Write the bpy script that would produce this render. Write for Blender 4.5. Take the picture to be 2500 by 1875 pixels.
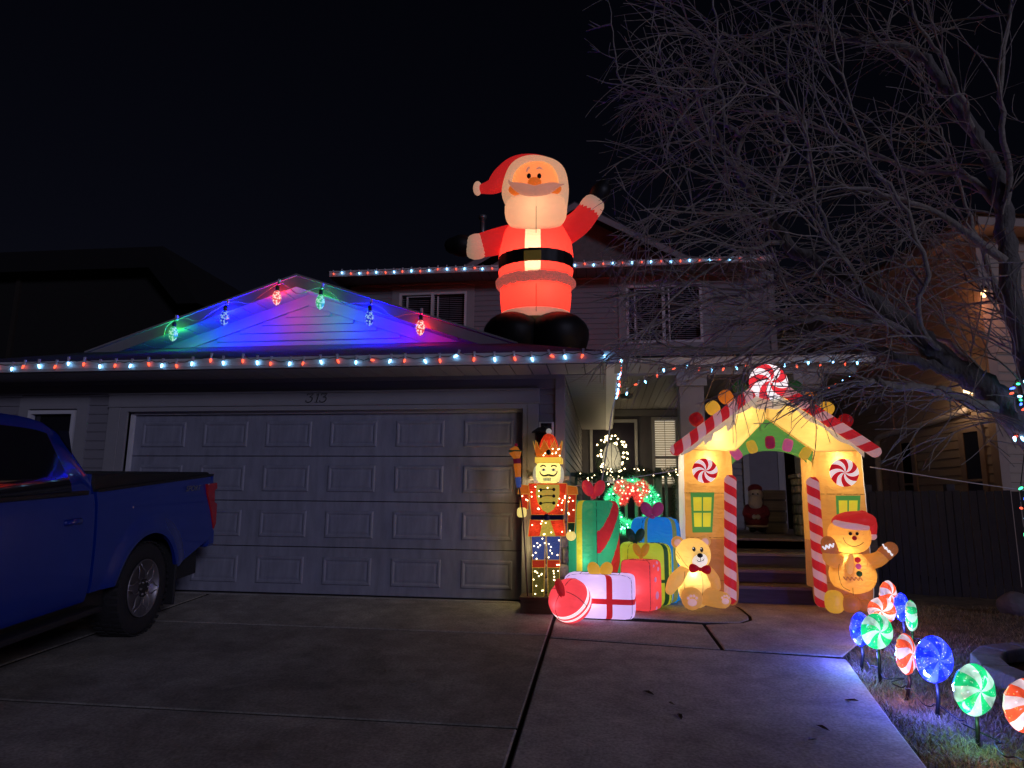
import bpy, bmesh, math, random
from mathutils import Vector, Matrix, Euler, noise
R = math.radians
sc = bpy.context.scene
for o in list(bpy.data.objects): bpy.data.objects.remove(o)
# ------------------------------------------------------------ camera
CAM = Vector((0, -7.72, 1.07)); FPX = 1661.0
def cam_axes(yaw, pitch, roll):
    y, p, r = R(yaw), R(pitch), R(roll)
    fw = Vector((-math.sin(y)*math.cos(p), math.cos(y)*math.cos(p), math.sin(p)))
    rt = fw.cross(Vector((0, 0, 1))).normalized(); up = rt.cross(fw)
    c, s = math.cos(r), math.sin(r)
    return rt*c + up*s, up*c - rt*s, fw
RT, UP, FW = cam_axes(7.8, 10.0, 0.6)
cd = bpy.data.cameras.new('camera'); cam = bpy.data.objects.new('camera', cd); sc.collection.objects.link(cam)
m = Matrix((RT, UP, -FW)).transposed().to_4x4(); m.translation = CAM; cam.matrix_world = m
cd.sensor_width = 36; cd.lens = FPX/2500*36; cd.clip_end = 600; cd.clip_start = 0.05
sc.camera = cam
# ------------------------------------------------------------ world, sun, exposure
SUN_DIR = Vector((-0.60, 0.76, -0.27)).normalized()      # travel direction of the light from the street
w = bpy.data.worlds.new('World'); sc.world = w; w.use_nodes = True
nt = w.node_tree; bg = nt.nodes['Background']
sky = nt.nodes.new('ShaderNodeTexSky'); sky.sky_type = 'NISHITA'; sky.sun_disc = False
sky.sun_elevation = R(15.6); sky.sun_rotation = R(142)
sky.ozone_density = 4.0
tint = nt.nodes.new('ShaderNodeMix'); tint.data_type = 'RGBA'; tint.blend_type = 'MULTIPLY'; tint.inputs[0].default_value = 1
tint.inputs[7].default_value = (1.0, 0.55, 0.60, 1)          # city glow turns the night sky slightly violet
nt.links.new(sky.outputs[0], tint.inputs[6]); nt.links.new(tint.outputs[2], bg.inputs[0]); bg.inputs[1].default_value = 0.0017
sl = bpy.data.lights.new('sun', 'SUN'); sl.energy = 0.47; sl.angle = R(11.0); sl.color = (0.66, 0.66, 1.0)
so = bpy.data.objects.new('sun', sl); sc.collection.objects.link(so)
so.rotation_euler = SUN_DIR.to_track_quat('-Z', 'Y').to_euler()
sc.view_settings.view_transform = 'Standard'; sc.view_settings.look = 'None'
sc.view_settings.exposure = 0; sc.view_settings.gamma = 1; sc.view_settings.use_curve_mapping = False
sc.render.engine = 'CYCLES'; sc.cycles.use_denoising = True; sc.cycles.use_light_tree = True
sc.cycles.max_bounces = 5; sc.cycles.diffuse_bounces = 3; sc.cycles.glossy_bounces = 3; sc.cycles.transmission_bounces = 4
sc.cycles.sample_clamp_indirect = 3; sc.cycles.caustics_reflective = False; sc.cycles.caustics_refractive = False
# ------------------------------------------------------------ placing helpers: a spot in the photograph + a known plane -> a point in the place
SL = 0.07                                                    # the driveway climbs 7 % to the garage
def ray(u, v): return RT*((u-1250)/FPX) - UP*((v-937.5)/FPX) + FW
def at(u, v, Y):
    r = ray(u, v); return CAM + r*((Y-CAM.y)/r.y)
def atx(u, v, X):
    r = ray(u, v); return CAM + r*((X-CAM.x)/r.x)
def gz(y): return SL*min(0, max(y, -14))
def gs(u, v):
    r = ray(u, v); n = Vector((0, -SL, 1)); return CAM + r*(-(n.dot(CAM))/n.dot(r))
def pj(p):
    d = Vector(p)-CAM; z = d.dot(FW); return 1250+FPX*d.dot(RT)/z, 937.5-FPX*d.dot(UP)/z
def mpp(Y, u=1250, v=1200): return (at(u, v, Y)-CAM).dot(FW)/FPX
# ------------------------------------------------------------ materials
MATS = {}
def mat(name, col, rough=0.7, var=0.12, scale=6.0, bump=0.0, bscale=40.0, metal=0.0, emit=0.0, ecol=None, coat=0.0, spec=0.4, stretch=None, dark=None, detail=6):
    if name in MATS: return MATS[name]
    M = bpy.data.materials.new(name); M.use_nodes = True; N = M.node_tree.nodes; L = M.node_tree.links
    b = N['Principled BSDF']; b.inputs['Roughness'].default_value = rough; b.inputs['Metallic'].default_value = metal
    b.inputs['Specular IOR Level'].default_value = spec
    if coat: b.inputs['Coat Weight'].default_value = coat; b.inputs['Coat Roughness'].default_value = 0.06
    tc = N.new('ShaderNodeTexCoord'); mp = N.new('ShaderNodeMapping')
    if stretch: mp.inputs['Scale'].default_value = stretch
    L.new(tc.outputs['Object'], mp.inputs[0])
    nz = N.new('ShaderNodeTexNoise'); nz.inputs['Scale'].default_value = scale; nz.inputs['Detail'].default_value = detail; nz.inputs['Roughness'].default_value = 0.65
    L.new(mp.outputs[0], nz.inputs['Vector'])
    cr = N.new('ShaderNodeValToRGB'); c = col
    cr.color_ramp.elements[0].position = 0.3; cr.color_ramp.elements[1].position = 0.72
    lo = dark if dark else tuple(x*(1-var) for x in c); hi = tuple(min(1, x*(1+var)) for x in c)
    cr.color_ramp.elements[0].color = (*lo, 1); cr.color_ramp.elements[1].color = (*hi, 1)
    L.new(nz.outputs[0], cr.inputs[0]); L.new(cr.outputs[0], b.inputs['Base Color'])
    if bump:
        n2 = N.new('ShaderNodeTexNoise'); n2.inputs['Scale'].default_value = bscale; n2.inputs['Detail'].default_value = 5
        L.new(mp.outputs[0], n2.inputs['Vector'])
        bp = N.new('ShaderNodeBump'); bp.inputs['Strength'].default_value = bump; bp.inputs['Distance'].default_value = 0.02
        L.new(n2.outputs[0], bp.inputs['Height']); L.new(bp.outputs[0], b.inputs['Normal'])
    if emit:
        b.inputs['Emission Color'].default_value = (*(ecol or col), 1); b.inputs['Emission Strength'].default_value = emit
    MATS[name] = M; return M
def lit(name, col, s):
    """a small lamp: plain emission under a glossy skin"""
    return mat('lamp_'+name, tuple(min(1, x) for x in col), 0.25, 0.02, emit=s, ecol=col)
def fabric(name, col, glow=0.05, trans=0.62, wr=0.35, wscale=7.0, gcol=None):
    """thin nylon of a blown-up figure: lets the lamp inside shine through; glow = light scattered from lamp to lamp inside"""
    key = 'fab_'+name
    if key in MATS: return MATS[key]
    M = bpy.data.materials.new(key); M.use_nodes = True; N = M.node_tree.nodes; L = M.node_tree.links
    b = N['Principled BSDF']; out = N['Material Output']
    b.inputs['Roughness'].default_value = 0.42; b.inputs['Specular IOR Level'].default_value = 0.35
    tc = N.new('ShaderNodeTexCoord')
    nz = N.new('ShaderNodeTexNoise'); nz.inputs['Scale'].default_value = 3.0; nz.inputs['Detail'].default_value = 5
    L.new(tc.outputs['Object'], nz.inputs['Vector'])
    cr = N.new('ShaderNodeValToRGB')
    cr.color_ramp.elements[0].color = (*[x*0.86 for x in col], 1); cr.color_ramp.elements[1].color = (*[min(1, x*1.08) for x in col], 1)
    L.new(nz.outputs[0], cr.inputs[0]); L.new(cr.outputs[0], b.inputs['Base Color'])
    # creases: stretched noise + fine weave
    mp = N.new('ShaderNodeMapping'); mp.inputs['Scale'].default_value = (1.0, 1.0, 2.3); L.new(tc.outputs['Object'], mp.inputs[0])
    n2 = N.new('ShaderNodeTexNoise'); n2.inputs['Scale'].default_value = wscale; n2.inputs['Detail'].default_value = 2.0; n2.inputs['Distortion'].default_value = 0.3
    L.new(mp.outputs[0], n2.inputs['Vector'])
    bp = N.new('ShaderNodeBump'); bp.inputs['Strength'].default_value = min(1, wr*1.1); bp.inputs['Distance'].default_value = 0.06
    L.new(n2.outputs[0], bp.inputs['Height']); L.new(bp.outputs[0], b.inputs['Normal'])
    tr = N.new('ShaderNodeBsdfTranslucent'); L.new(cr.outputs[0], tr.inputs[0]); L.new(bp.outputs[0], tr.inputs['Normal'])
    mx = N.new('ShaderNodeMixShader'); mx.inputs[0].default_value = trans
    L.new(b.outputs[0], mx.inputs[1]); L.new(tr.outputs[0], mx.inputs[2])
    em = N.new('ShaderNodeEmission'); em.inputs[0].default_value = (*(gcol or col), 1); em.inputs[1].default_value = glow
    ad = N.new('ShaderNodeAddShader'); L.new(mx.outputs[0], ad.inputs[0]); L.new(em.outputs[0], ad.inputs[1])
    L.new(ad.outputs[0], out.inputs[0]); MATS[key] = M; return M
# ------------------------------------------------------------ mesh helpers
def link(o): sc.collection.objects.link(o); return o
def tag(o, label=None, cat=None, group=None, kind=None):
    if label: o['label'] = label
    if cat: o['category'] = cat
    if group: o['group'] = group
    if kind: o['kind'] = kind
    return o
def empty(name, loc, label=None, cat=None, group=None, rz=0, kind=None):
    o = link(bpy.data.objects.new(name, None)); o.location = loc; o.rotation_euler = (0, 0, rz); o.empty_display_size = 0.1
    return tag(o, label, cat, group, kind)
class MB:
    def __init__(s): s.v = []; s.f = []; s.m = []
    def add(s, vs, fs, m=0):
        k = len(s.v); s.v += [tuple(p) for p in vs]; s.f += [tuple(i+k for i in f) for f in fs]; s.m += [m]*len(fs); return s
    def box(s, x0, x1, y0, y1, z0, z1, m=0, taper=None):
        vs = [(x0,y0,z0),(x1,y0,z0),(x1,y1,z0),(x0,y1,z0),(x0,y0,z1),(x1,y0,z1),(x1,y1,z1),(x0,y1,z1)]
        return s.add(vs, [(0,3,2,1),(4,5,6,7),(0,1,5,4),(1,2,6,5),(2,3,7,6),(3,0,4,7)], m)
    def hexa(s, vs, m=0):
        return s.add(vs, [(0,3,2,1),(4,5,6,7),(0,1,5,4),(1,2,6,5),(2,3,7,6),(3,0,4,7)], m)
    def prism(s, poly, d, m=0):
        """closed prism: poly = list of 3-D points, d = offset vector"""
        n = len(poly); d = Vector(d); vs = [Vector(p) for p in poly]; vs = vs+[p+d for p in vs]
        return s.add(vs, [tuple(range(n))[::-1], tuple(range(n, 2*n))]+[(i, (i+1) % n, n+(i+1) % n, n+i) for i in range(n)], m)
    def tube(s, pts, rad, n=6, m=0, caps=True, flat=1.0):
        pts = [Vector(p) for p in pts]; k = len(pts); rad = rad if isinstance(rad, (list, tuple)) else [rad]*k
        vs = []; prev = None
        for i, p in enumerate(pts):
            t = (pts[min(i+1, k-1)]-pts[max(i-1, 0)])
            t = t.normalized() if t.length > 1e-9 else Vector((0, 0, 1))
            if prev is None:
                a = t.cross(Vector((0, 0, 1)));
                if a.length < 0.05: a = t.cross(Vector((1, 0, 0)))
            else: a = prev - t*prev.dot(t)
            a.normalize(); prev = a; b = t.cross(a)
            for j in range(n):
                th = 2*math.pi*j/n; vs.append(p+(a*math.cos(th)+b*math.sin(th)*flat)*rad[i])
        fs = [(i*n+j, i*n+(j+1) % n, (i+1)*n+(j+1) % n, (i+1)*n+j) for i in range(k-1) for j in range(n)]
        if caps: fs += [tuple(range(n))[::-1], tuple(range((k-1)*n, k*n))]
        return s.add(vs, fs, m)
    def surf(s, fn, nu, nv, cu=False, cv=False, m=0, mf=None):
        """grid surface fn(a,b) a,b in 0..1; cu: closed along a"""
        ku = nu if cu else nu+1; kv = nv if cv else nv+1; k0 = len(s.v)
        for i in range(ku):
            for j in range(kv): s.v.append(tuple(fn(i/nu, j/nv)))
        for i in range(nu):
            for j in range(nv):
                a, b = i, (i+1) % ku; c, d = j, (j+1) % kv
                s.f.append((k0+a*kv+c, k0+b*kv+c, k0+b*kv+d, k0+a*kv+d)); s.m.append(mf((i+.5)/nu, (j+.5)/nv) if mf else m)
        return s
    def lathe(s, prof, n=20, c=(0,0,0), m=0, ax=None, sx=1.0, sy=1.0, mf=None):
        """prof: (radius, height) list turned round +Z (or ax) at c"""
        c = Vector(c); k = len(prof); q = Vector((0,0,1)).rotation_difference(Vector(ax).normalized()) if ax else None
        vs = []
        for r, h in prof:
            for j in range(n):
                th = 2*math.pi*j/n; p = Vector((r*math.cos(th)*sx, r*math.sin(th)*sy, h))
                vs.append(c+(q @ p if q else p))
        k0 = len(s.v); s.v += [tuple(p) for p in vs]
        for i in range(k-1):
            for j in range(n):
                s.f.append((k0+i*n+j, k0+i*n+(j+1) % n, k0+(i+1)*n+(j+1) % n, k0+(i+1)*n+j)); s.m.append(mf((j+.5)/n, (i+.5)/(k-1)) if mf else m)
        if prof[0][0] > 1e-4: s.f.append(tuple(k0+j for j in range(n))[::-1]); s.m.append(mf(0, 0) if mf else m)
        if prof[-1][0] > 1e-4: s.f.append(tuple(k0+(k-1)*n+j for j in range(n))); s.m.append(mf(0, 1) if mf else m)
        return s
    def ell(s, c, rad, e1=1.0, e2=1.0, nu=24, nv=16, m=0, rot=None, mf=None, warp=None):
        """(super)ellipsoid; e<1 gets boxy. e1 vertical, e2 round the waist"""
        c = Vector(c); sg = lambda x, e: math.copysign(abs(x)**e, x)
        def fn(a, b):
            th = 2*math.pi*a; ph = math.pi*(b-.5)*0.9999
            p = Vector((rad[0]*sg(math.cos(ph), e1)*sg(math.cos(th), e2), rad[1]*sg(math.cos(ph), e1)*sg(math.sin(th), e2), rad[2]*sg(math.sin(ph), e1)))
            if warp: p = Vector(warp(p))
            if rot is not None: p = rot @ p
            return c+p
        return s.surf(fn, nu, nv, cu=True, m=m, mf=mf)
    def mesh(s, name, smooth=True, mats=None):
        me = bpy.data.meshes.new(name); me.from_pydata(s.v, [], s.f); me.validate(clean_customdata=False)
        for q in (mats or []): me.materials.append(q)
        if len(me.polygons) == len(s.m): me.polygons.foreach_set('material_index', s.m)
        if smooth: me.polygons.foreach_set('use_smooth', [True]*len(me.polygons))
        me.update(); return me
    def build(s, name, mats, parent=None, smooth=True, angle=None, bevel=0, local=True):
        mats = mats if isinstance(mats, (list, tuple)) else [mats]
        me = s.mesh(name, smooth, mats); o = link(bpy.data.objects.new(name, me)); o.parent = parent
        if smooth and angle is not None:
            try: me.set_sharp_from_angle(angle=R(angle))
            except Exception: pass
        if bevel:
            bv = o.modifiers.new('bevel', 'BEVEL'); bv.width = bevel; bv.segments = 2; bv.limit_method = 'ANGLE'; bv.angle_limit = R(40)
        return o
def inst(name, me, parent, loc=(0,0,0), scale=(1,1,1), rot=(0,0,0)):
    o = link(bpy.data.objects.new(name, me)); o.parent = parent; o.location = loc; o.scale = scale; o.rotation_euler = rot; return o
def bx(name, x0, x1, y0, y1, z0, z1, m, parent=None, bevel=0): return MB().box(x0,x1,y0,y1,z0,z1).build(name, m, parent, smooth=False, bevel=bevel)
def pt(name, loc, power, col, parent=None, size=0.05):
    l = bpy.data.lights.new(name, 'POINT'); l.energy = power; l.color = col; l.shadow_soft_size = size
    o = link(bpy.data.objects.new(name, l)); o.location = loc; o.parent = parent; return o
def smooth_path(pts, n=6):
    """Catmull-Rom through points (any dimension tuples)"""
    P = [Vector(p) for p in pts]; out = []
    for i in range(len(P)-1):
        p0, p1, p2, p3 = P[max(i-1,0)], P[i], P[i+1], P[min(i+2,len(P)-1)]
        for k in range(n):
            t = k/n; out.append(0.5*((2*p1)+(p2-p0)*t+(2*p0-5*p1+4*p2-p3)*t*t+(3*p1-p0-3*p2+p3)*t*t*t))
    return out+[P[-1]]
def split_build(mb, key, parent, spec):
    """one continuous skin cut into touching parts: spec = {k: (name, material)} by material index"""
    outs = {}
    for k, (nm, mm) in spec.items():
        q = MB(); idx = {}
        for f, mi in zip(mb.f, mb.m):
            if mi != k: continue
            g = []
            for i in f:
                if i not in idx: idx[i] = len(q.v); q.v.append(mb.v[i])
                g.append(idx[i])
            q.f.append(tuple(g)); q.m.append(0)
        if q.f: outs[k] = q.build(nm, mm, parent)
    return outs
rnd = random.Random(7)
# ------------------------------------------------------------ surfaces
def concrete(name, c0, c1, c2):
    M = bpy.data.materials.new(name); M.use_nodes = True; N = M.node_tree.nodes; L = M.node_tree.links; b = N['Principled BSDF']
    tc = N.new('ShaderNodeTexCoord'); oi = N.new('ShaderNodeObjectInfo')
    n1 = N.new('ShaderNodeTexNoise'); n1.inputs['Scale'].default_value = 0.9; n1.inputs['Detail'].default_value = 7; n1.inputs['Roughness'].default_value = 0.7; n1.inputs['Distortion'].default_value = 0.6
    n2 = N.new('ShaderNodeTexNoise'); n2.inputs['Scale'].default_value = 55; n2.inputs['Detail'].default_value = 4
    n3 = N.new('ShaderNodeTexNoise'); n3.inputs['Scale'].default_value = 5; n3.inputs['Detail'].default_value = 6
    for n in (n1, n2, n3): L.new(tc.outputs['Object'], n.inputs['Vector'])
    cr = N.new('ShaderNodeValToRGB'); e = cr.color_ramp.elements; e[0].position = 0.3; e[1].position = 0.68
    e[0].color = (*c0, 1); e[1].color = (*c2, 1); k = e.new(0.5); k.color = (*c1, 1)
    L.new(n1.outputs[0], cr.inputs[0])
    def mul(a, sock, lo, hi):
        r = N.new('ShaderNodeMapRange'); r.inputs[1].default_value = 0.3; r.inputs[2].default_value = 0.7; r.inputs[3].default_value = lo; r.inputs[4].default_value = hi
        L.new(sock, r.inputs[0]); mx = N.new('ShaderNodeMix'); mx.data_type = 'RGBA'; mx.blend_type = 'MULTIPLY'; mx.inputs[0].default_value = 1
        L.new(a, mx.inputs[6]); L.new(r.outputs[0], mx.inputs[7]); return mx.outputs[2]
    c = mul(cr.outputs[0], n2.outputs[0], 0.7, 1.25); c = mul(c, n3.outputs[0], 0.78, 1.15)
    r = N.new('ShaderNodeMapRange'); r.inputs[3].default_value = 0.85; r.inputs[4].default_value = 1.12; L.new(oi.outputs['Random'], r.inputs[0])
    mx = N.new('ShaderNodeMix'); mx.data_type = 'RGBA'; mx.blend_type = 'MULTIPLY'; mx.inputs[0].default_value = 1
    L.new(c, mx.inputs[6]); L.new(r.outputs[0], mx.inputs[7]); L.new(mx.outputs[2], b.inputs['Base Color'])
    b.inputs['Roughness'].default_value = 0.78; b.inputs['Specular IOR Level'].default_value = 0.3
    ad = N.new('ShaderNodeMath'); ad.operation = 'MULTIPLY_ADD'; ad.inputs[1].default_value = 0.35; L.new(n2.outputs[0], ad.inputs[0]); L.new(n3.outputs[0], ad.inputs[2])
    bp = N.new('ShaderNodeBump'); bp.inputs['Strength'].default_value = 0.35; bp.inputs['Distance'].default_value = 0.012
    L.new(ad.outputs[0], bp.inputs['Height']); L.new(bp.outputs[0], b.inputs['Normal'])
    return M
M_conc = concrete('concrete', (0.25,0.235,0.215), (0.38,0.36,0.33), (0.48,0.46,0.42))
M_conc2 = concrete('driveway_concrete', (0.20,0.18,0.155), (0.31,0.285,0.245), (0.41,0.38,0.33))
M_soil = mat('soil', (0.045,0.036,0.026), 0.95, 0.5, 9, 0.8, 30)
M_side = mat('siding_vinyl', (0.22,0.21,0.23), 0.55, 0.06, 3, 0.15, 90, stretch=(0.4,0.4,5))
M_trim = mat('trim_board', (0.29,0.28,0.29), 0.55, 0.06, 4, 0.1, 60)
M_gdoor = mat('garage_door_steel', (0.25,0.255,0.31), 0.5, 0.20, 4, 0.25, 120, stretch=(3,3,0.7))
M_white = mat('white_vinyl', (0.62,0.61,0.62), 0.45, 0.05, 5)
M_soff = mat('soffit_metal', (0.30,0.285,0.29), 0.5, 0.06, 6, 0.1, 60)
M_fasc = mat('fascia_metal', (0.60,0.60,0.61), 0.4, 0.06, 6)
M_rake = mat('rake_metal', (0.24,0.23,0.24), 0.45, 0.08, 6)
M_roof = mat('asphalt_shingle', (0.055,0.05,0.055), 0.92, 0.45, 30, 0.9, 90, stretch=(1,4,4))
M_glassd = mat('dark_glass', (0.012,0.012,0.016), 0.05, 0.1, 4, spec=0.6)
M_blind = mat('blind_slat', (0.62,0.61,0.63), 0.6, 0.06)
M_blindlit = mat('lit_blind_slat', (0.8,0.76,0.66), 0.6, 0.05, emit=0.55, ecol=(1.0,0.86,0.6))
M_black = mat('black_metal', (0.012,0.012,0.013), 0.45, 0.2, 12)
M_doorp = mat('front_door_paint', (0.03,0.025,0.045), 0.35, 0.1)
M_wood = mat('porch_wood', (0.12,0.10,0.085), 0.7, 0.25, 8, 0.3, 60, stretch=(0.5,5,5))
M_stone = mat('veneer_stone', (0.30,0.27,0.22), 0.85, 0.4, 14, 0.9, 30)
M_stone2 = mat('veneer_stone_dark', (0.17,0.16,0.15), 0.85, 0.4, 14, 0.9, 30)
M_mortar = mat('mortar', (0.14,0.13,0.12), 0.9, 0.2, 30, 0.4, 60)
M_wire = mat('white_cord', (0.85,0.85,0.85), 0.5, 0.05)
M_clip = mat('clear_clip', (0.55,0.55,0.6), 0.25, 0.05)
M_gwire = mat('green_wire', (0.01,0.03,0.015), 0.5, 0.1)
# ------------------------------------------------------------ ground
def zt(y): return SL*y if -14 < y < 0 else (0.0 if y >= 0 else -14*SL)
g = MB(); xs = [-140,-30,-12,-8,-4,0,4,8,12,30,140]; ys = [-140,-60,-14,-10,-6,-3,-1,0,1.2,6,14,40,160]
g.v = [(x, y, zt(y)-0.075) for y in ys for x in xs]; k = len(xs)
g.f = [(j*k+i, j*k+i+1, (j+1)*k+i+1, (j+1)*k+i) for j in range(len(ys)-1) for i in range(k-1)]; g.m = [0]*len(g.f)
tag(g.build('ground', M_soil, smooth=False), kind='structure')
M_joint = mat('dark_slab_edge', (.03,.026,.02), .95, .4, 20)  # slab sides coloured dark: shade of the joints put into the material
drive = empty('driveway', (0,0,0), kind='structure')
def slab(poly, parent, mt=M_conc, dz=0.0, ins=0.010, name='concrete_slab', drop=0.007):
    n = len(poly); P = [Vector((*p, 0)) for p in poly]; area = sum(P[i].x*P[(i+1)%n].y-P[(i+1)%n].x*P[i].y for i in range(n))
    if area < 0: P = P[::-1]
    inn = []
    for i in range(n):
        a, b, c = P[i-1], P[i], P[(i+1) % n]; e1 = (b-a).normalized(); e2 = (c-b).normalized()
        n1 = Vector((-e1.y, e1.x, 0)); n2 = Vector((-e2.y, e2.x, 0)); q = (n1+n2); q = q/max(0.3, q.dot(n1)); inn.append(b+q*ins)
    z = lambda p: zt(p.y)+dz
    mb = MB(); vs = [(p.x, p.y, z(p)) for p in inn]+[(p.x, p.y, z(p)-drop) for p in P]+[(p.x, p.y, z(p)-0.14) for p in P]
    fs = [tuple(range(n))]+[(n+i, n+(i+1)%n, (i+1)%n, i) for i in range(n)]+[(2*n+i, 2*n+(i+1)%n, n+(i+1)%n, n+i) for i in range(n)]
    mb.add(vs, fs); mb.m = [0]*(n+1)+[1]*n; return mb.build(name, [mt, M_joint], parent, smooth=False)
G = 0.012
for xa, xb in ((-9.4,-4.62), (-4.59,-0.525)):
    for ya, yb in ((0.0,-1.30), (-1.30,-3.42), (-3.42,-5.6), (-5.6,-8.0), (-8.0,-10.4)):
        slab([(xa, ya-G), (xb-G, ya-G), (xb-G, yb+G), (xa, yb+G)], drive, M_conc2)
slab([(-5.87,0.12),(-0.95,0.12),(-0.95,0.0),(-5.87,0.0)], drive, dz=0.004, name='door_threshold')
walk = empty('front_walk', (0,0,0), kind='structure')
# big walk panel with the lawn edge cut on its long side, then the pads before the steps
a0 = gs(2062,1606); a1 = gs(2180,1765); a2 = gs(2265,1875); a2 = a2+(a2-a1)*1.6
slab([(-0.508,-1.395),(a0.x,a0.y-0.03),(a1.x,a1.y),(a2.x,a2.y),(a2.x-0.1,-8.0),(-0.512,-8.0)], walk)
j0 = gs(1722,1522); j1 = gs(1768,1584)
arc = [gs(1805,1519),gs(1828,1512),gs(1826,1503),gs(1806,1485),gs(1796,1476)]
slab([(-0.45,0.10),(-0.45,gs(1560,1508).y)]+[(p.x,p.y) for p in (gs(1560,1508),gs(1722,1519))]+[(p.x,p.y) for p in arc]+[(1.2,0.55),(1.2,1.3),(-0.45,1.3)], walk)
slab([(-0.505,gs(1560,1514).y-0.0),(-0.505,-1.335),(j1.x-0.03,j1.y+0.01),(j0.x-0.03,j0.y-0.02)], walk, dz=-0.004)
b0 = gs(2196,1478)
slab([(j0.x,j0.y-0.03),(j1.x,j1.y+0.0),(a0.x,a0.y+0.05),(b0.x,b0.y),(3.0,0.9),(1.23,0.9),(1.23,0.55)]+[(p.x+0.03,p.y-0.012) for p in arc[::-1]], walk, dz=-0.002)
# lawn to the right of the walk
M_lawn = mat('lawn_soil', (0.13,0.10,0.065), 0.95, 0.55, 7, 0.9, 45)
lw = MB(); P = [(a0.x+.02,a0.y+.05),(a1.x+.02,a1.y),(a2.x+.02,a2.y),(a2.x,-9),(14,-9),(14,4),(3.05,4),(3.05,.9),(b0.x+.03,b0.y)]
import mathutils.geometry as mgeo
def inlawn(x, y):
    c = False; n = len(P)
    for i in range(n):
        (x1,y1),(x2,y2) = P[i],P[i-1]
        if (y1 > y) != (y2 > y) and x < (x2-x1)*(y-y1)/(y2-y1)+x1: c = not c
    return c
def lz(x, y): return zt(y)-0.045+0.03*noise.noise(Vector((x*1.3, y*1.3, 0)))+0.012*noise.noise(Vector((x*7, y*7, 3)))
lx = [1.0+0.09*i for i in range(70)]; ly = [-8.5+0.09*i for i in range(135)]
idx = {}
for j, y in enumerate(ly[:-1]):
    for i, x in enumerate(lx[:-1]):
        if inlawn(x+.045, y+.045):
            q = []
            for (ii, jj) in ((i,j),(i+1,j),(i+1,j+1),(i,j+1)):
                if (ii,jj) not in idx: idx[(ii,jj)] = len(lw.v); lw.v.append((lx[ii], ly[jj], lz(lx[ii], ly[jj])))
                q.append(idx[(ii,jj)])
            lw.f.append(tuple(q)); lw.m.append(0)
tag(lw.build('lawn', M_lawn), kind='structure')
def grassmat(name, cols):
    M = bpy.data.materials.new(name); M.use_nodes = True; N = M.node_tree.nodes; L = M.node_tree.links; b = N['Principled BSDF']
    ge = N.new('ShaderNodeNewGeometry'); cr = N.new('ShaderNodeValToRGB'); e = cr.color_ramp.elements
    e[0].color = (*cols[0],1); e[1].color = (*cols[-1],1)
    for i, c in enumerate(cols[1:-1]): k = e.new((i+1)/(len(cols)-1)); k.color = (*c,1)
    L.new(ge.outputs['Random Per Island'], cr.inputs[0]); L.new(cr.outputs[0], b.inputs['Base Color']); b.inputs['Roughness'].default_value = 0.8
    return M
M_grass = grassmat('dormant_grass', [(0.16,0.12,0.06),(0.26,0.20,0.11),(0.36,0.28,0.17),(0.17,0.17,0.09),(0.44,0.36,0.25)])
gb = MB(); rg = random.Random(3)
def blade(mb, x, y, z, h, lean, a, wd):
    dx, dy = math.cos(a), math.sin(a); px, py = -dy*wd, dx*wd
    mx_, my_ = x+dx*lean*.45, y+dy*lean*.45
    mb.add([(x-px,y-py,z),(x+px,y+py,z),(mx_+px*.7,my_+py*.7,z+h*.7),(mx_-px*.7,my_-py*.7,z+h*.7),(x+dx*lean,y+dy*lean,z+h)], [(0,1,2,3),(3,2,4)])
n = 0
while n < 52000:
    x = rg.uniform(1.3, 4.8); y = rg.uniform(-4.4, 1.2)
    if not inlawn(x+rg.uniform(0,.05), y): continue
    d = noise.noise(Vector((x*1.6, y*1.6, 9)))+0.5*noise.noise(Vector((x*5, y*5, 2)))
    if rg.random() > 0.55+0.8*d: continue
    near = y < -1.2
    if not near and rg.random() < 0.35: continue
    h = rg.uniform(0.015, 0.045)*(1.2 if near else 0.8)
    blade(gb, x, y, lz(x, y)-0.003, h, h*rg.uniform(0.5, 1.9), rg.uniform(0, 6.283), rg.uniform(0.0015, 0.003)); n += 1
tag(gb.build('grass', M_grass, smooth=False), 'flattened straw brown grass on the lawn beside the walk', 'grass', kind='stuff')
# ------------------------------------------------------------ the house
house = empty('house', (0,0,0), 'grey sided two storey house with double garage, gable and covered front porch', 'house')
SH = 0.112
bd = MB(); bd.add([(0,0,0.0),(1,0,0.0),(1,-0.016,0.004),(0,-0.016,0.004),(1,-0.014,0.03),(0,-0.014,0.03),(1,-0.002,SH),(0,-0.002,SH),(1,0.0,SH),(0,0.0,SH)],
    [(0,3,2,1),(3,5,4,2),(5,7,6,4),(7,9,8,6),(0,9,7,5,3),(1,2,4,6,8)])
ME_BOARD = bd.mesh('siding_board', False, [M_side])
def siding(parent, x0, x1, z0, z1, Y):
    z = z0
    while z < z1-0.02:
        h = min(SH, z1-z); inst('siding_board', ME_BOARD, parent, (x0, Y, z), (x1-x0, 1, h/SH)); z += SH
def siding_x(parent, y0, y1, z0, z1, X):
    z = z0
    while z < z1-0.02:
        h = min(SH, z1-z); inst('siding_board', ME_BOARD, parent, (X, y0, z), (y1-y0, 1, h/SH), (0,0,R(90))); z += SH
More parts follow.
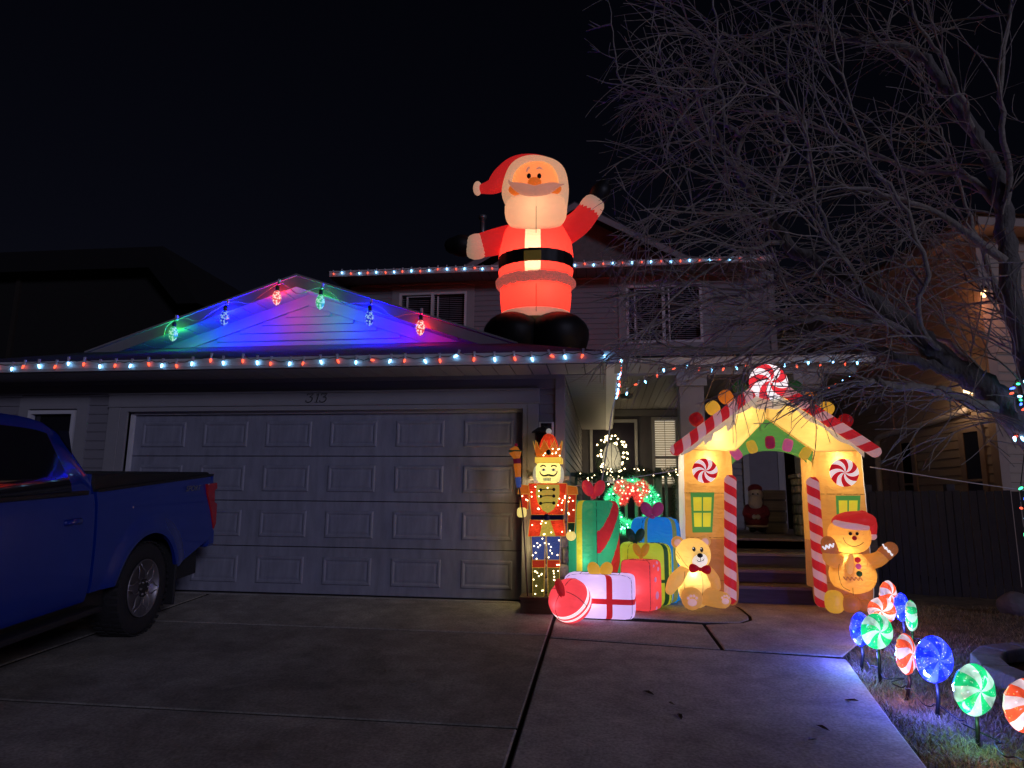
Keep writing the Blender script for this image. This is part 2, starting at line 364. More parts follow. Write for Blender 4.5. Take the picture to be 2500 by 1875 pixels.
# garage walls
gf = MB()
gf.box(-8.0,-7.30,0.02,0.2,-0.05,2.6).box(-6.55,-5.9,0.02,0.2,-0.05,2.6).box(-7.30,-6.55,0.02,0.2,-0.05,1.40).box(-7.30,-6.55,0.02,0.2,2.18,2.6).box(-5.9,-0.92,0.02,0.2,2.17,2.6).box(-0.92,-0.48,0.02,0.2,-0.05,2.6)
gwall = gf.build('garage_front_wall', M_side, house, smooth=False)
siding(gwall, -8.0, -7.42, 0.0, 2.5, 0.02); siding(gwall, -6.45, -6.16, 0.0, 2.5, 0.02); siding(gwall, -7.42, -6.45, 0.0, 1.25, 0.02)
siding(gwall, -0.735, -0.55, 1.42, 2.42, 0.02)
bx('trim_board', -7.42,-6.45,-0.012,0.02,2.20,2.34, M_trim, gwall); bx('trim_board', -7.42,-7.28,-0.014,0.02,1.25,2.20, M_trim, gwall); bx('trim_board', -6.6,-6.45,-0.014,0.02,1.25,2.20, M_trim, gwall)
bx('frieze_board', -8.0,-0.55,-0.012,0.02,2.385,2.50, M_side, gwall); bx('frieze_board', -8.0,-0.55,-0.03,0.02,2.50,2.575, M_trim, gwall)
bx('header_board', -6.16,-0.735,-0.03,0.02,2.225,2.365, M_trim, gwall, 0.004)
bx('header_lip', -6.16,-0.735,-0.042,0.02,2.365,2.385, M_trim, gwall); bx('header_lip', -6.16,-0.735,-0.038,0.02,2.212,2.225, M_trim, gwall)
bx('door_casing', -0.872,-0.742,-0.026,0.02,-0.02,2.21, M_trim, gwall, 0.004); bx('door_casing', -6.15,-5.99,-0.026,0.02,-0.02,2.21, M_trim, gwall, 0.004)
bx('door_jamb', -0.925,-0.874,-0.02,0.19,-0.02,2.209, M_trim, gwall); bx('door_jamb', -5.985,-5.90,-0.02,0.06,-0.02,2.209, M_trim, gwall)
bx('door_head', -5.899,-0.926,-0.02,0.06,2.155,2.209, M_trim, gwall)
bx('door_stop', -5.90,-5.855,0.062,0.10,0.0,2.14, M_white, gwall); bx('door_stop', -5.855,-0.925,0.062,0.10,2.125,2.153, M_white, gwall)
bx('corner_board', -0.552,-0.442,-0.03,0.01,-0.02,2.565, M_trim, gwall, 0.004)
# garage door: four sections of six embossed panels
gd = empty('garage_door', (0,0,0)); gd.parent = house
pw = (5.87-0.93)/6; hs = 2.13/4
pn = MB(); W, H = 0.59, 0.315
def ring(i, y): return [(-W/2+i, y, -H/2+i), (W/2-i, y, -H/2+i), (W/2-i, y, H/2-i), (-W/2+i, y, H/2-i)]
loops = [ring(0,0), ring(0.012,-0.014), ring(0.03,-0.014), ring(0.048,-0.004), ring(0.075,-0.009)]
pn.v = [p for l in loops for p in l]; pn.f = [(4*a+i, 4*a+(i+1)%4, 4*a+4+(i+1)%4, 4*a+4+i) for a in range(4) for i in range(4)]+[(16,17,18,19)]; pn.m = [0]*len(pn.f)
ME_PANEL = pn.mesh('raised_panel', False, [M_gdoor])
for r in range(4):
    bx('door_section', -5.87,-0.93,0.105,0.145,0.015+r*hs+0.004,0.015+(r+1)*hs-0.004, M_gdoor, gd, 0.005)
    for c in range(6): inst('raised_panel', ME_PANEL, gd, (-5.87+pw*(c+.5), 0.104, 0.015+hs*(r+.5)))
bx('bottom_seal', -5.87,-0.93,0.10,0.15,-0.01,0.016, M_black, gd); bx('backing', -5.87,-0.93,0.146,0.17,0.0,2.14, M_black, gd)
# number plate digits 3 1 3 on the header board
hn = empty('house_number', (0,0,0)); hn.parent = house
def stroke(pts, rads, x, name='digit'):
    mb = MB()
    for p, r in zip(pts, rads):
        q = smooth_path([(x+a*0.115+0.02*b, -0.036, 2.248+b*0.105) for a, b in p], 5); n_ = len(q)
        mb.tube(q, [r[0]+(r[1]-r[0])*math.sin(math.pi*i/(n_-1)) for i in range(n_)], 6, flat=0.5)
    mb.build(name, M_black, hn)
three = ([[(0.08,0.78),(0.12,0.98),(0.3,0.95),(0.72,0.98)], [(0.72,0.98),(0.55,0.75),(0.34,0.58)], [(0.34,0.58),(0.62,0.58),(0.72,0.34),(0.58,0.06),(0.28,0.0),(0.05,0.12),(0.12,0.24)]], [(0.004,0.007),(0.003,0.005),(0.004,0.0095)])
one = ([[(0.35,0.0),(0.36,0.5),(0.38,1.0)], [(0.15,0.8),(0.38,1.0)], [(0.15,0.0),(0.55,0.0)]], [(0.007,0.009),(0.004,0.005),(0.004,0.005)])
nx = at(748,975,0).x
stroke(*three, nx); stroke(*one, nx+0.105); stroke(*three, nx+0.175)
# little garage window
def window(parent, x0, x1, z0, z1, Y, mull=None, blinds=None, fr=0.045, dep=0.05):
    wn = empty('window', (0,0,0)); wn.parent = parent
    f = MB(); f.box(x0,x1,Y-0.02,Y+dep,z1-fr,z1).box(x0,x1,Y-0.02,Y+dep,z0,z0+fr).box(x0,x0+fr,Y-0.02,Y+dep,z0+fr,z1-fr).box(x1-fr,x1,Y-0.02,Y+dep,z0+fr,z1-fr)
    f.build('frame', M_white, wn, smooth=False)
    if mull:
        bx('mullion', mull-0.03,mull+0.03,Y-0.018,Y+dep,z0+fr,z1-fr, M_white, wn)
        s_ = MB(); s_.box(x0+fr+0.11,x0+fr+0.145,Y+.0,Y+.03,z0+fr,z1-fr-0.03).box(x0+fr+0.145,mull-0.03,Y+0.0,Y+.03,z1-fr-0.045,z1-fr-0.03); s_.build('sash', M_white, wn, smooth=False)
        s_ = MB(); s_.box(mull+0.1,mull+0.13,Y+.02,Y+.05,z0+fr,z1-fr-0.03); s_.build('sash', M_white, wn, smooth=False)
    if blinds:
        b = MB(); z = z0+fr+.02
        while z < z1-fr-.02: b.hexa([(x0+fr,Y+.075,z),(x1-fr,Y+.075,z),(x1-fr,Y+.098,z+.018),(x0+fr,Y+.098,z+.018),(x0+fr,Y+.075,z+.003),(x1-fr,Y+.075,z+.003),(x1-fr,Y+.098,z+.021),(x0+fr,Y+.098,z+.021)]); z += blinds[1]
        o = b.build('blind', blinds[0], wn, smooth=False); o['kind'] = 'stuff'
        c = MB(); nn = max(2, int((x1-x0)/0.3))
        for i in range(1, nn): xx = x0+fr+(x1-x0-2*fr)*i/nn; c.box(xx-.004,xx+.004,Y+.070,Y+.073,z0+fr,z1-fr)
        c.build('blind_cord', M_black, wn, smooth=False)
        bx('room_dark', x0+fr,x1-fr,Y+.12,Y+.13,z0+fr,z1-fr, blinds[2] if len(blinds) > 2 else M_black, wn)
    gm = MB(); gm.add([(x0+fr,Y+.058,z0+fr),(x1-fr,Y+.058,z0+fr),(x1-fr,Y+.058,z1-fr),(x0+fr,Y+.058,z1-fr)], [(0,1,2,3)])
    gm.build('pane', M_glass if blinds else M_glassd, wn, smooth=False); return wn
M_glass = bpy.data.materials.new('window_glass'); M_glass.use_nodes = True
_n = M_glass.node_tree.nodes; _l = M_glass.node_tree.links; _g = _n.new('ShaderNodeBsdfGlossy'); _g.inputs['Roughness'].default_value = 0.04; _t = _n.new('ShaderNodeBsdfTransparent'); _t.inputs[0].default_value = (.8,.8,.85,1)
_fr = _n.new('ShaderNodeFresnel'); _fr.inputs[0].default_value = 1.5; _m = _n.new('ShaderNodeMixShader'); _l.new(_fr.outputs[0], _m.inputs[0]); _l.new(_t.outputs[0], _m.inputs[1]); _l.new(_g.outputs[0], _m.inputs[2]); _l.new(_m.outputs[0], _n['Material Output'].inputs[0])
window(house, -7.28, -6.62, 1.40, 2.18, 0.0)
# side wall of the garage
sw = bx('garage_side_wall', -0.62,-0.462,0.2,6.0,-0.05,2.6, M_side, house)
siding_x(sw, 0.012, 5.95, 0.02, 2.56, -0.46)
# stone veneer at the corner, cap on top
sv = bx('stone_veneer', -0.80,-0.43,-0.055,0.0185,-0.03,1.33, M_mortar, house)
rs = random.Random(5); z = -0.02
while z < 1.28:
    h = rs.uniform(0.09, 0.17); x = -0.815
    while x < -0.43:
        wd = rs.uniform(0.1, 0.2); xe = min(x+wd, -0.405)
        if -0.405-xe < 0.06: xe = -0.405
        q = MB(); q.ell(((x+xe)/2, -0.05, z+h/2), ((xe-x)/2-.004, rs.uniform(.028,.045), h/2-.005), .35, .45, 12, 8, warp=lambda p: (p.x, p.y+0.006*noise.noise(p*30), p.z))
        q.build('stone', M_stone if rs.random() < .6 else M_stone2, sv); x = xe
    z += h
bx('stone_cap', -0.84,-0.385,-0.115,0.018,1.335,1.385, M_stone, house, 0.01)
# wall lantern beside the garage door
ln = empty('wall_lantern', (0,0,0)); ln.parent = house
c = at(1334,1045,-0.03); bx('mount_plate', c.x-.085,c.x+.085,-0.032,-0.004,c.z-.13,c.z+.07, M_white, ln, .004)
q = MB(); q.box(c.x-.06,c.x+.06,-.044,-.033,c.z-.06,c.z+.055).tube([(c.x,-.04,c.z),(c.x-.02,-.12,c.z+.02),(c.x-.05,-.19,c.z-.03)],.012); q.build('arm', M_black, ln)
q = MB(); q.lathe([(.03,.0),(.1,-.05),(.1,-.062),(.07,-.064)],4,(c.x-.05,-.19,c.z-.01)); q.build('hood', M_black, ln, smooth=False)
q = MB()
for a, b in ((-1,-1),(1,-1),(1,1),(-1,1)): q.tube([(c.x-.05+a*.055,-.19+b*.055,c.z-.07),(c.x-.05+a*.045,-.19+b*.045,c.z-.3)],.007,5)
q.box(c.x-.11,c.x+.01,-.25,-.13,c.z-.32,c.z-.3); q.build('cage', M_black, ln)
q = MB(); q.box(c.x-.095,c.x-.005,-.235,-.145,c.z-.298,c.z-.075); q.build('lantern_glass', M_glassd, ln, smooth=False)
# ---- garage roof: front pent slope, two gable slopes, rakes and soffits
RS = 0.3365
def rz_(x): return 4.08-RS*abs(x+4.07)
def roof_slab(poly, th, name, parent): return MB().prism([(x,y,z-th) for x,y,z in poly], (0,0,th)).build(name, M_roof, parent, smooth=False)
ro = empty('garage_roof', (0,0,0)); ro.parent = house
roof_slab([(-8.26,-.62,2.67),(.12,-.62,2.67),(-1.46,.96,3.2),(-6.68,.96,3.2)], .03, 'pent_slope', ro)
roof_slab([(.12,-.615,2.672),(.12,6.0,2.672),(-4.07,6.0,rz_(-4.07)),(-4.07,.58,rz_(-4.07)),(-1.06,.58,rz_(-1.06))], .03, 'gable_slope', ro)
roof_slab([(-8.26,-.615,2.672),(-7.08,.58,rz_(-7.08)),(-4.07,.58,rz_(-4.07)),(-4.07,6.0,rz_(-4.07)),(-8.26,6.0,2.672)], .03, 'gable_slope', ro)
for s in (1,-1):
    xe = -4.07+s*3.0
    MB().prism([(-4.07,.565,rz_(-4.07)-.02),(xe,.565,rz_(xe)-.02),(xe,.565,rz_(xe)-.17),(-4.07,.565,rz_(-4.07)-.17)], (0,.022,0)).build('rake_fascia', M_rake, ro, smooth=False)
    MB().prism([(-4.07,.54,rz_(-4.07)+.006),(xe,.54,rz_(xe)+.006),(xe,.54,rz_(xe)-.02),(-4.07,.54,rz_(-4.07)-.02)], (0,.06,0)).build('drip_edge', M_rake, ro, smooth=False)
    n_ = 15
    for i in range(n_):
        xa, xb = -4.07+s*(3.0*i/n_+.006), -4.07+s*(3.0*(i+1)/n_-.006); y0, y1, d0 = .588, .975, -.15
        vs = [(xa,y0,rz_(xa)+d0),(xb,y0,rz_(xb)+d0),(xb,y1,rz_(xb)+d0),(xa,y1,rz_(xa)+d0)]; vs = vs+[(x,y,z+.012) for x,y,z in vs]
        MB().hexa(vs).build('soffit_panel', M_soff, ro, smooth=False)
    MB().prism([(-4.07,.60,rz_(-4.07)-.12),(xe,.60,rz_(xe)-.12),(xe,.60,rz_(xe)-.13),(-4.07,.60,rz_(-4.07)-.13)], (0,.37,0)).build('soffit_back', M_black, ro, smooth=False)
gwl = MB().prism([(-6.5,1.0,3.15),(-1.6,1.0,3.15),(-1.6,1.0,rz_(-1.6)-.14),(-4.07,1.0,rz_(-4.07)-.14),(-6.5,1.0,rz_(-6.5)-.14)], (0,.1,0)).build('gable_wall', M_side, house, smooth=False)
z = 3.16
while z < 3.62:
    hw = (4.08-.15-.155-z-SH*.5)/RS; inst('siding_board', ME_BOARD, gwl, (-4.07-hw, .998, z), (2*hw, 1, 1)); z += SH
for s in (1,-1):
    xe = -4.07+s*2.5
    MB().prism([(-4.07,.975,rz_(-4.07)-.15),(xe,.975,rz_(xe)-.15),(xe,.975,rz_(xe)-.31),(-4.07,.975,rz_(-4.07)-.31)], (0,.022,0)).build('frieze_board', M_side, gwl, smooth=False)
# eaves
ev = empty('eave', (0,0,0)); ev.parent = house
gp = [(0,0),(-.03,.0),(-.045,.03),(-.045,.07),(-.06,.10),(-.06,.115),(-.05,.115),(-.05,.1),(-.01,.1),(0,.1)]
MB().prism([(-8.26,-.60+a,2.555+b) for a,b in gp], (8.42,0,0)).build('gutter', M_fasc, ev, smooth=False)
MB().prism([(.12-a,-.60,2.555+b) for a,b in gp], (0,6.5,0)).build('gutter', M_fasc, ev, smooth=False)
spn = MB().box(0,.188,0,1,0,.01).mesh('soffit_panel', False, [M_soff])
for i in range(44): inst('soffit_panel', spn, ev, (-8.2+i*.2, -.595, 2.545), (1, .575, 1))
spx = MB().box(0,1,0,.138,0,.01).mesh('soffit_panel', False, [M_soff])
for i in range(39): inst('soffit_panel', spx, ev, (-.445, .03+i*.15, 2.545), (.55, 1, 1))
bx('soffit_back', -8.2,.11,-.59,0.0,2.557,2.562, M_black, ev); bx('soffit_back', -.45,.11,.0,5.9,2.557,2.562, M_black, ev)
bx('soffit_trim', .03,.118,-.6,5.9,2.535,2.553, M_white, ev)
# ---- main block behind: upper storey
uw = MB(); Yu = 6.02
uw.box(-5.45,-4.36,Yu,Yu+.2,2.4,5.75).box(-4.36,-2.87,Yu,Yu+.2,2.4,4.30).box(-4.36,-2.87,Yu,Yu+.2,5.54,5.75).box(-2.87,.48,Yu,Yu+.2,3.0,5.75).box(.48,2.0,Yu,Yu+.2,3.0,4.32).box(.48,2.0,Yu,Yu+.2,5.55,5.75).box(2.0,3.4,Yu,Yu+.2,3.0,5.75)
uw.box(-5.45,-5.25,Yu+.2,13,2.4,5.75).box(3.2,3.4,Yu+.2,13,-.1,5.75)
uwall = uw.build('upper_wall', M_side, house, smooth=False)
siding(uwall, -5.35,-4.52,3.3,5.6,Yu); siding(uwall, -2.72,.32,3.3,5.6,Yu); siding(uwall, 2.16,3.3,3.3,5.6,Yu); siding(uwall, -4.52,-2.72,3.3,4.18,Yu); siding(uwall, .32,2.16,3.3,4.2,Yu)
for x0,x1,z0,z1 in ((-4.36,-2.87,4.30,5.54),(.48,2.0,4.32,5.55)):
    bx('trim_board', x0-.16,x1+.16,Yu-.03,Yu,z1,z1+.14, M_trim, uwall); bx('trim_board', x0-.16,x1+.16,Yu-.03,Yu,z0-.12,z0, M_trim, uwall)
    bx('trim_board', x0-.16,x0,Yu-.03,Yu,z0,z1, M_trim, uwall); bx('trim_board', x1,x1+.16,Yu-.03,Yu,z0,z1, M_trim, uwall)
    window(house, x0,x1,z0,z1,Yu-.01, mull=x0+.74*(x1-x0)/1.5, blinds=(M_blind,.042), fr=.05)
bx('corner_board', -5.47,-5.34,Yu-.03,Yu,2.8,5.72, M_trim, uwall); bx('corner_board', 3.3,3.42,Yu-.03,Yu,-.1,5.72, M_trim, uwall)
bx('frieze_board', -5.34,3.3,Yu-.03,Yu,5.69,5.75, M_trim, uwall)
ue = empty('upper_eave', (0,0,0)); ue.parent = house
MB().prism([(-5.72,5.44+a,5.76+b) for a,b in gp], (9.0,0,0)).build('gutter', M_fasc, ue, smooth=False)
for i in range(45): inst('soffit_panel', spn, ue, (-5.72+i*.2, 5.445, 5.752), (1,.57,1))
ur = empty('upper_roof', (0,0,0)); ur.parent = house
# hip roof with a front gable
hp = [(-5.78,5.40,5.87),(3.36,5.40,5.87),(3.36,13.4,5.87),(-5.78,13.4,5.87),(-2.2,9.4,7.15),(0.2,9.4,7.15)]
MB().add(hp, [(0,1,5,4),(1,2,5),(2,3,4,5),(3,0,4),(0,3,2,1)]).build('hip_slope', M_roof, ur, smooth=False)
ap = (-0.55, 7.25)
for s in (1,-1):
    vs = [(ap[0],5.6,ap[1]),(ap[0]+s*2.35,5.6,5.93),(ap[0]+s*2.35,9.2,5.93),(ap[0],9.2,ap[1])]
    MB().prism(vs, (0,0,.04)).build('gable_slope', M_roof, ur, smooth=False)
    MB().prism([(ap[0],5.58,ap[1]),(ap[0]+s*2.35,5.58,5.93),(ap[0]+s*2.35,5.58,5.79),(ap[0],5.58,ap[1]-.14)], (0,.02,0)).build('rake_fascia', M_rake, ur, smooth=False)
MB().prism([(ap[0]-2.2,6.0,5.86),(ap[0]+2.2,6.0,5.86),(ap[0],6.0,ap[1]-.05)], (0,.1,0)).build('gable_wall', mat('gable_shake',(.16,.14,.13),.8,.2,8,.4,40), ur, smooth=False)
c = at(1178,575,6.6); MB().lathe([(.06,-.5),(.06,.0),(.06,.38),(.095,.40),(.095,.47),(.0,.5)],12,c).build('vent_pipe', mat('galvanised',(.2,.2,.2),.4,.1,metal=.6), ur)
# ------------------------------------------------------------ porch (part of the house)
po = empty('porch', (0,0,0)); po.parent = house
PZ = 0.68
bx('deck', -.455,3.3,1.36,6.0,.55,PZ-.03, M_wood, po); 
for i in range(15):
    xa = -.455+i*.25; bx('deck_board', xa,xa+.243,1.33,6.0,PZ-.028,PZ, M_wood, po)
bx('skirt', -.455,1.28,1.40,1.44,-.05,.55, M_wood, po); bx('skirt', 2.62,3.3,1.40,1.44,-.05,.55, M_wood, po)
M_tread = mat('lit_tread', (.20,.175,.155), .7, .25, 8, .3, 60, stretch=(.5,5,5)); M_riser = mat('shaded_riser', (.07,.065,.075), .7, .25, 8, .3, 60, stretch=(.5,5,5))  # one wood in two tones: light on treads, shade on risers painted in
for i, (y, zz) in enumerate(((.52,.19),(.80,.345),(1.08,.515))):
    bx('stair_tread', 1.26,2.64,y-.02,y+.30,zz-.035,zz, M_tread, po, .004); bx('stair_riser', 1.28,2.62,y,y+.02,-.04 if i == 0 else (.19,.345)[i-1],zz-.036, M_riser, po)
bx('stair_riser', 1.28,2.62,1.36,1.38,.515,PZ-.03, M_riser, po)
for xx in (1.22,2.64):
    MB().prism([(xx,.5,-.05),(xx,1.42,-.05),(xx,1.42,.66),(xx,.5,.16)], (.04,0,0)).build('stringer', M_wood, po, smooth=False)
# wall with the front door
dw = MB(); Yd = 6.0
dw.box(-.455,-.29,Yd,Yd+.2,.6,3.0).box(-.29,.65,Yd,Yd+.2,2.76,3.0).box(.65,.93,Yd,Yd+.2,.6,3.0).box(.93,1.45,Yd,Yd+.2,2.8,3.0).box(.93,1.45,Yd,Yd+.2,.6,1.42).box(1.45,3.3,Yd,Yd+.2,.6,3.0)
dwall = dw.build('entry_wall', mat('entry_wall_paint', (.16,.15,.17), .6, .1), po, smooth=False)
bx('lintel', -.455,3.3,5.97,5.998,2.83,2.95, M_trim, dwall)
fd = empty('front_door', (0,0,0)); fd.parent = po
f = MB(); f.box(-.29,-.235,Yd-.03,Yd+.05,.66,2.76).box(.595,.65,Yd-.03,Yd+.05,.66,2.76).box(-.235,.595,Yd-.03,Yd+.05,2.70,2.76); f.build('frame', M_white, fd, smooth=False)
bx('leaf', -.23,.59,Yd+.0,Yd+.05,.68,2.695, M_doorp, fd)
M_oval = mat('lit_leaded_glass', (.4,.4,.34), .3, .2, 20, emit=.22, ecol=(1,.9,.66))
c = at(1493,1115,Yd-.005); cz = c.z; cx_ = c.x
q = MB(); q.ell((cx_,Yd-.003,cz-.12), (.2,.012,.42), 1,1,28,12); q.build('oval_glass', M_oval, fd)
q = MB()
for i in range(3):
    a = -.12+.12*i; q.tube([(cx_+a*(1 if j%2 else .4),Yd-.02,cz-.12-.38+.19*j) for j in range(5)], .005, 4)
q.tube([(cx_+.2*math.cos(t*.2094),Yd-.01,cz-.12+.42*math.sin(t*.2094)) for t in range(31)], .014, 5); q.build('caming', M_black, fd)
wn = window(po, .93,1.45,1.42,2.8,Yd-.01, blinds=(M_blindlit,.045,mat('lit_room',(.4,.33,.22),.8,.05,emit=.16,ecol=(1,.8,.5))), fr=.06)
bx('meeting_rail', .99,1.39,Yd-.012,Yd+.05,1.98,2.03, M_white, wn)
# ceiling, beam, columns, roof
for i in range(31): inst('soffit_panel', spn, po, (-.44+i*.126, 2.25, 2.965), (.62,3.75,1))
bx('ceiling_back', -.45,3.45,2.25,6.0,2.98,2.99, M_black, po)
bx('beam', .14,3.45,2.02,2.24,2.90,3.12, M_trim, po); bx('side_beam', 3.25,3.45,2.25,6.0,2.90,3.1, M_trim, po)
MB().prism([(.14,1.90+a,3.02+b) for a,b in gp], (3.5,0,0)).build('gutter', M_fasc, po, smooth=False)
MB().prism([(3.62-a,1.9,3.02+b) for a,b in gp], (0,4.1,0)).build('gutter', M_fasc, po, smooth=False)
MB().prism([(.1,1.84,3.12),(3.68,1.84,3.12),(3.68,6.0,3.85),(.1,6.0,3.85)], (0,0,.03)).build('porch_roof', M_roof, po, smooth=False)
bx('eave_soffit', .14,3.6,1.91,2.02,3.02,3.03, M_soff, po)
q = MB(); cc = at(1530,983,4.2); q.lathe([(.0,-.07),(.09,-.06),(.11,-.01),(.12,0)],16,(cc.x,4.2,2.963)); q.build('ceiling_lamp', M_white, po)
def column(x0, x1):
    cl = empty('column', (0,0,0)); cl.parent = po; ym = 2.2; xm = (x0+x1)/2; hw = (x1-x0)/2
    bx('shaft', x0+.03,x1-.03,ym-hw+.03,ym+hw-.03,1.5,2.9, M_trim, cl, .006); bx('capital', x0-.01,x1+.01,ym-hw-.01,ym+hw+.01,2.74,2.899, M_trim, cl, .006)
    bx('pedestal', x0,x1,ym-hw,ym+hw,PZ,1.46, M_mortar, cl); bx('cap_stone', x0-.05,x1+.05,ym-hw-.05,ym+hw+.05,1.462,1.515, M_stone, cl, .01)
    z = PZ+.005
    while z < 1.44:
        h = min(rs.uniform(.1,.16), 1.46-z); x = x0-.01
        while x < x1-.02:
            xe = min(x+rs.uniform(.1,.2), x1+.01); xe = x1+.01 if x1+.01-xe < .05 else xe
            MB().ell(((x+xe)/2,ym-hw-.005,z+h/2),((xe-x)/2-.004,.035,h/2-.004),.35,.45,10,7).build('stone', M_stone if rs.random()<.5 else M_stone2, cl); x = xe
        for k in range(2):
            ya = ym-hw+k*hw; MB().ell((x0-.005,ya+hw/2,z+h/2),(.035,hw/2-.004,h/2-.004),.35,.45,10,7).build('stone', M_stone if rs.random()<.5 else M_stone2, cl)
        z += h
column(1.03,1.43); column(2.62,3.0)
# back part of the porch: siding return seen through the arch
br = bx('return_wall', 1.62,2.45,4.52,5.9,.6,2.95, M_side, po); siding(br, 1.62,2.36,.7,2.95,4.518); bx('corner_board', 2.36,2.46,4.48,4.52,.68,2.96, M_trim, br)
# railing
rl = empty('porch_railing', (0,0,0)); rl.parent = po; M_rail = mat('railing_paint', (.13,.15,.13), .6, .12)
bx('top_rail', -.455,1.03,1.41,1.50,1.44,1.49, M_rail, rl); bx('bottom_rail', -.455,1.03,1.43,1.48,.78,.82, M_rail, rl)
bal = MB().box(0,.038,0,.038,.82,1.44).mesh('baluster', False, [M_rail])
for i in range(11): inst('baluster', bal, rl, (-.40+i*.13,1.436,0))
bx('newel_post', at(1601,1200,1.45).x,at(1616,1200,1.45).x,1.41,1.50,PZ,1.56, M_rail, rl)
hr = MB(); 
hr.prism([(2.60,.62,.98),(2.60,1.45,1.52),(2.60,1.45,1.44),(2.60,.62,.90)], (.06,0,0)); hr.build('stair_handrail', M_trim, rl, smooth=False)
for i in range(5):
    yy = .66+i*.18; bx('stair_baluster', 2.61,2.65,yy,yy+.04,.2+.16*i,.95+(yy-.62)*.65, M_trim, rl)
# ------------------------------------------------------------ neighbours, fence, boulder, tree ring
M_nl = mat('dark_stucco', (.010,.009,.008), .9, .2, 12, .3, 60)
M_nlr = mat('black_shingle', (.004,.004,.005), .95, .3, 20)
nl = empty('neighbour_house', (-14,5,0), 'dark unlit neighbouring house standing beyond the garage roof and truck', 'house')
def nlat(u, v, Y): return at(u, v, Y)-Vector((-14,5,0))
tl, tr_, rb, lb = nlat(-260,641,5.0), nlat(424,616,5.0), nlat(506,752,5.0), nlat(-260,1000,5.0)
def off(p, dx=0, dy=0, dz=0): return (p.x+dx, p.y+dy, p.z+dz)
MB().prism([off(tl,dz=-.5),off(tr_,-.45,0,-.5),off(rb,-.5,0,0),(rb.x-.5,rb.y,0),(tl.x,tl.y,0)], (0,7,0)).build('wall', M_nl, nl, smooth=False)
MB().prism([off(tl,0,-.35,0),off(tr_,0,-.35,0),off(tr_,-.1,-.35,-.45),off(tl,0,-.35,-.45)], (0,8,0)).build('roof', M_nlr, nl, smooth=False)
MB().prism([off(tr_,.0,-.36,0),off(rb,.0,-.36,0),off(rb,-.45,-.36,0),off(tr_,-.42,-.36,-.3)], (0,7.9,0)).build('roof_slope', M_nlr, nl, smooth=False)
c = nlat(40,760,5); bx('downspout', c.x-.05,c.x+.05,-.06,-.002,0,tl.z-.5, mat('brown_metal',(.03,.025,.02),.5), nl)
M_nb = mat('beige_siding', (.46,.37,.29), .6, .08, 3, .1, 80, stretch=(.4,.4,5)); M_nbt = mat('beige_trim', (.42,.32,.26), .6, .08)
nb_c = at(2450,1200,3.4); NBR = R(12.5)
nb = empty('neighbour_house', (nb_c.x,3.4,0), 'beige sided neighbouring house with a lit wall lamp behind the tree and fence', 'house', rz=NBR)
# local: wall A runs back along +y from the corner (faces -x), wall B runs along +x (faces -y)
NH = 5.35
MB().box(0,6,0,.18,-.6,NH).box(0,.18,.18,10,-.6,NH).build('wall', M_nb, nb, smooth=False)
bdn = bd.mesh('siding_board', False, [M_nb])
z = .9
while z < NH-.1:
    inst('siding_board', bdn, nb, (.12,0,z), (1.6,1,1.25))
    inst('siding_board', bdn, nb, (0,9.8,z), (9.7,1,1.25), (0,0,R(-90))); z += SH*1.25
bx('corner_board', -.03,.115,-.03,.115,-.6,NH, M_nbt, nb)
def nbwin(y0,y1,z0,z1):
    q = MB(); q.box(-.045,0.0,y0-.1,y0,z0-.1,z1+.1).box(-.045,0.0,y1,y1+.1,z0-.1,z1+.1).box(-.045,0,y0,y1,z1,z1+.1).box(-.045,0,y0,y1,z0-.1,z0); wn = q.build('window', M_nbt, nb, smooth=False)
    bx('pane', -.028,-.02,y0,y1,z0,z1, M_glassd, wn); bx('meeting_rail', -.04,-.029,y0,y1,(z0+z1)/2-.02,(z0+z1)/2+.02, M_nbt, wn)
q = MB(); q.box(-.25,6.3,-.4,10.2,NH,NH+.16); q.build('eave', M_nbt, nb, smooth=False)
MB().add([(-.35,-.5,NH+.16),(6.4,-.5,NH+.16),(6.4,10.3,NH+.16),(-.35,10.3,NH+.16),(3,4,NH+1.6),(3,6,NH+1.6)], [(0,1,4),(1,2,5,4),(2,3,5),(3,0,4,5),(0,3,2,1)]).build('roof', M_roof, nb, smooth=False)
# windows and the pale slanting downspout on the side wall
NBM = Matrix.Translation((nb_c.x,3.4,0)) @ Matrix.Rotation(NBR,4,'Z'); NBI = NBM.inverted()
def nbw(u, v, x=-.06):
    """where the line of sight meets the side wall, in the house's own frame"""
    o_ = NBI @ CAM; d_ = NBI.to_3x3() @ ray(u, v); return o_+d_*((x-o_.x)/d_.x)
for u0, u1, v0, v1 in ((2354,2392,1052,1240),(2203,2226,1080,1240)):
    a_, b_ = nbw(u1,v0,0), nbw(u0,v0,0); nbwin(a_.y, b_.y, .75, a_.z)
ds = [nbw(u,v) for u,v in ((2362,1001),(2300,1022),(2215,1048),(2160,1062),(2143,1072),(2141,1090),(2145,1150),(2152,1240))]
MB().tube(smooth_path(ds,4), .055, 8).build('downspout', mat('pale_downspout',(.80,.74,.70),.5,.05), nb)
cy = nbw(2180,1100,0).y; bx('corner_board', -.03,0,cy-.12,cy+.12,-.6,NH, M_nbt, nb)
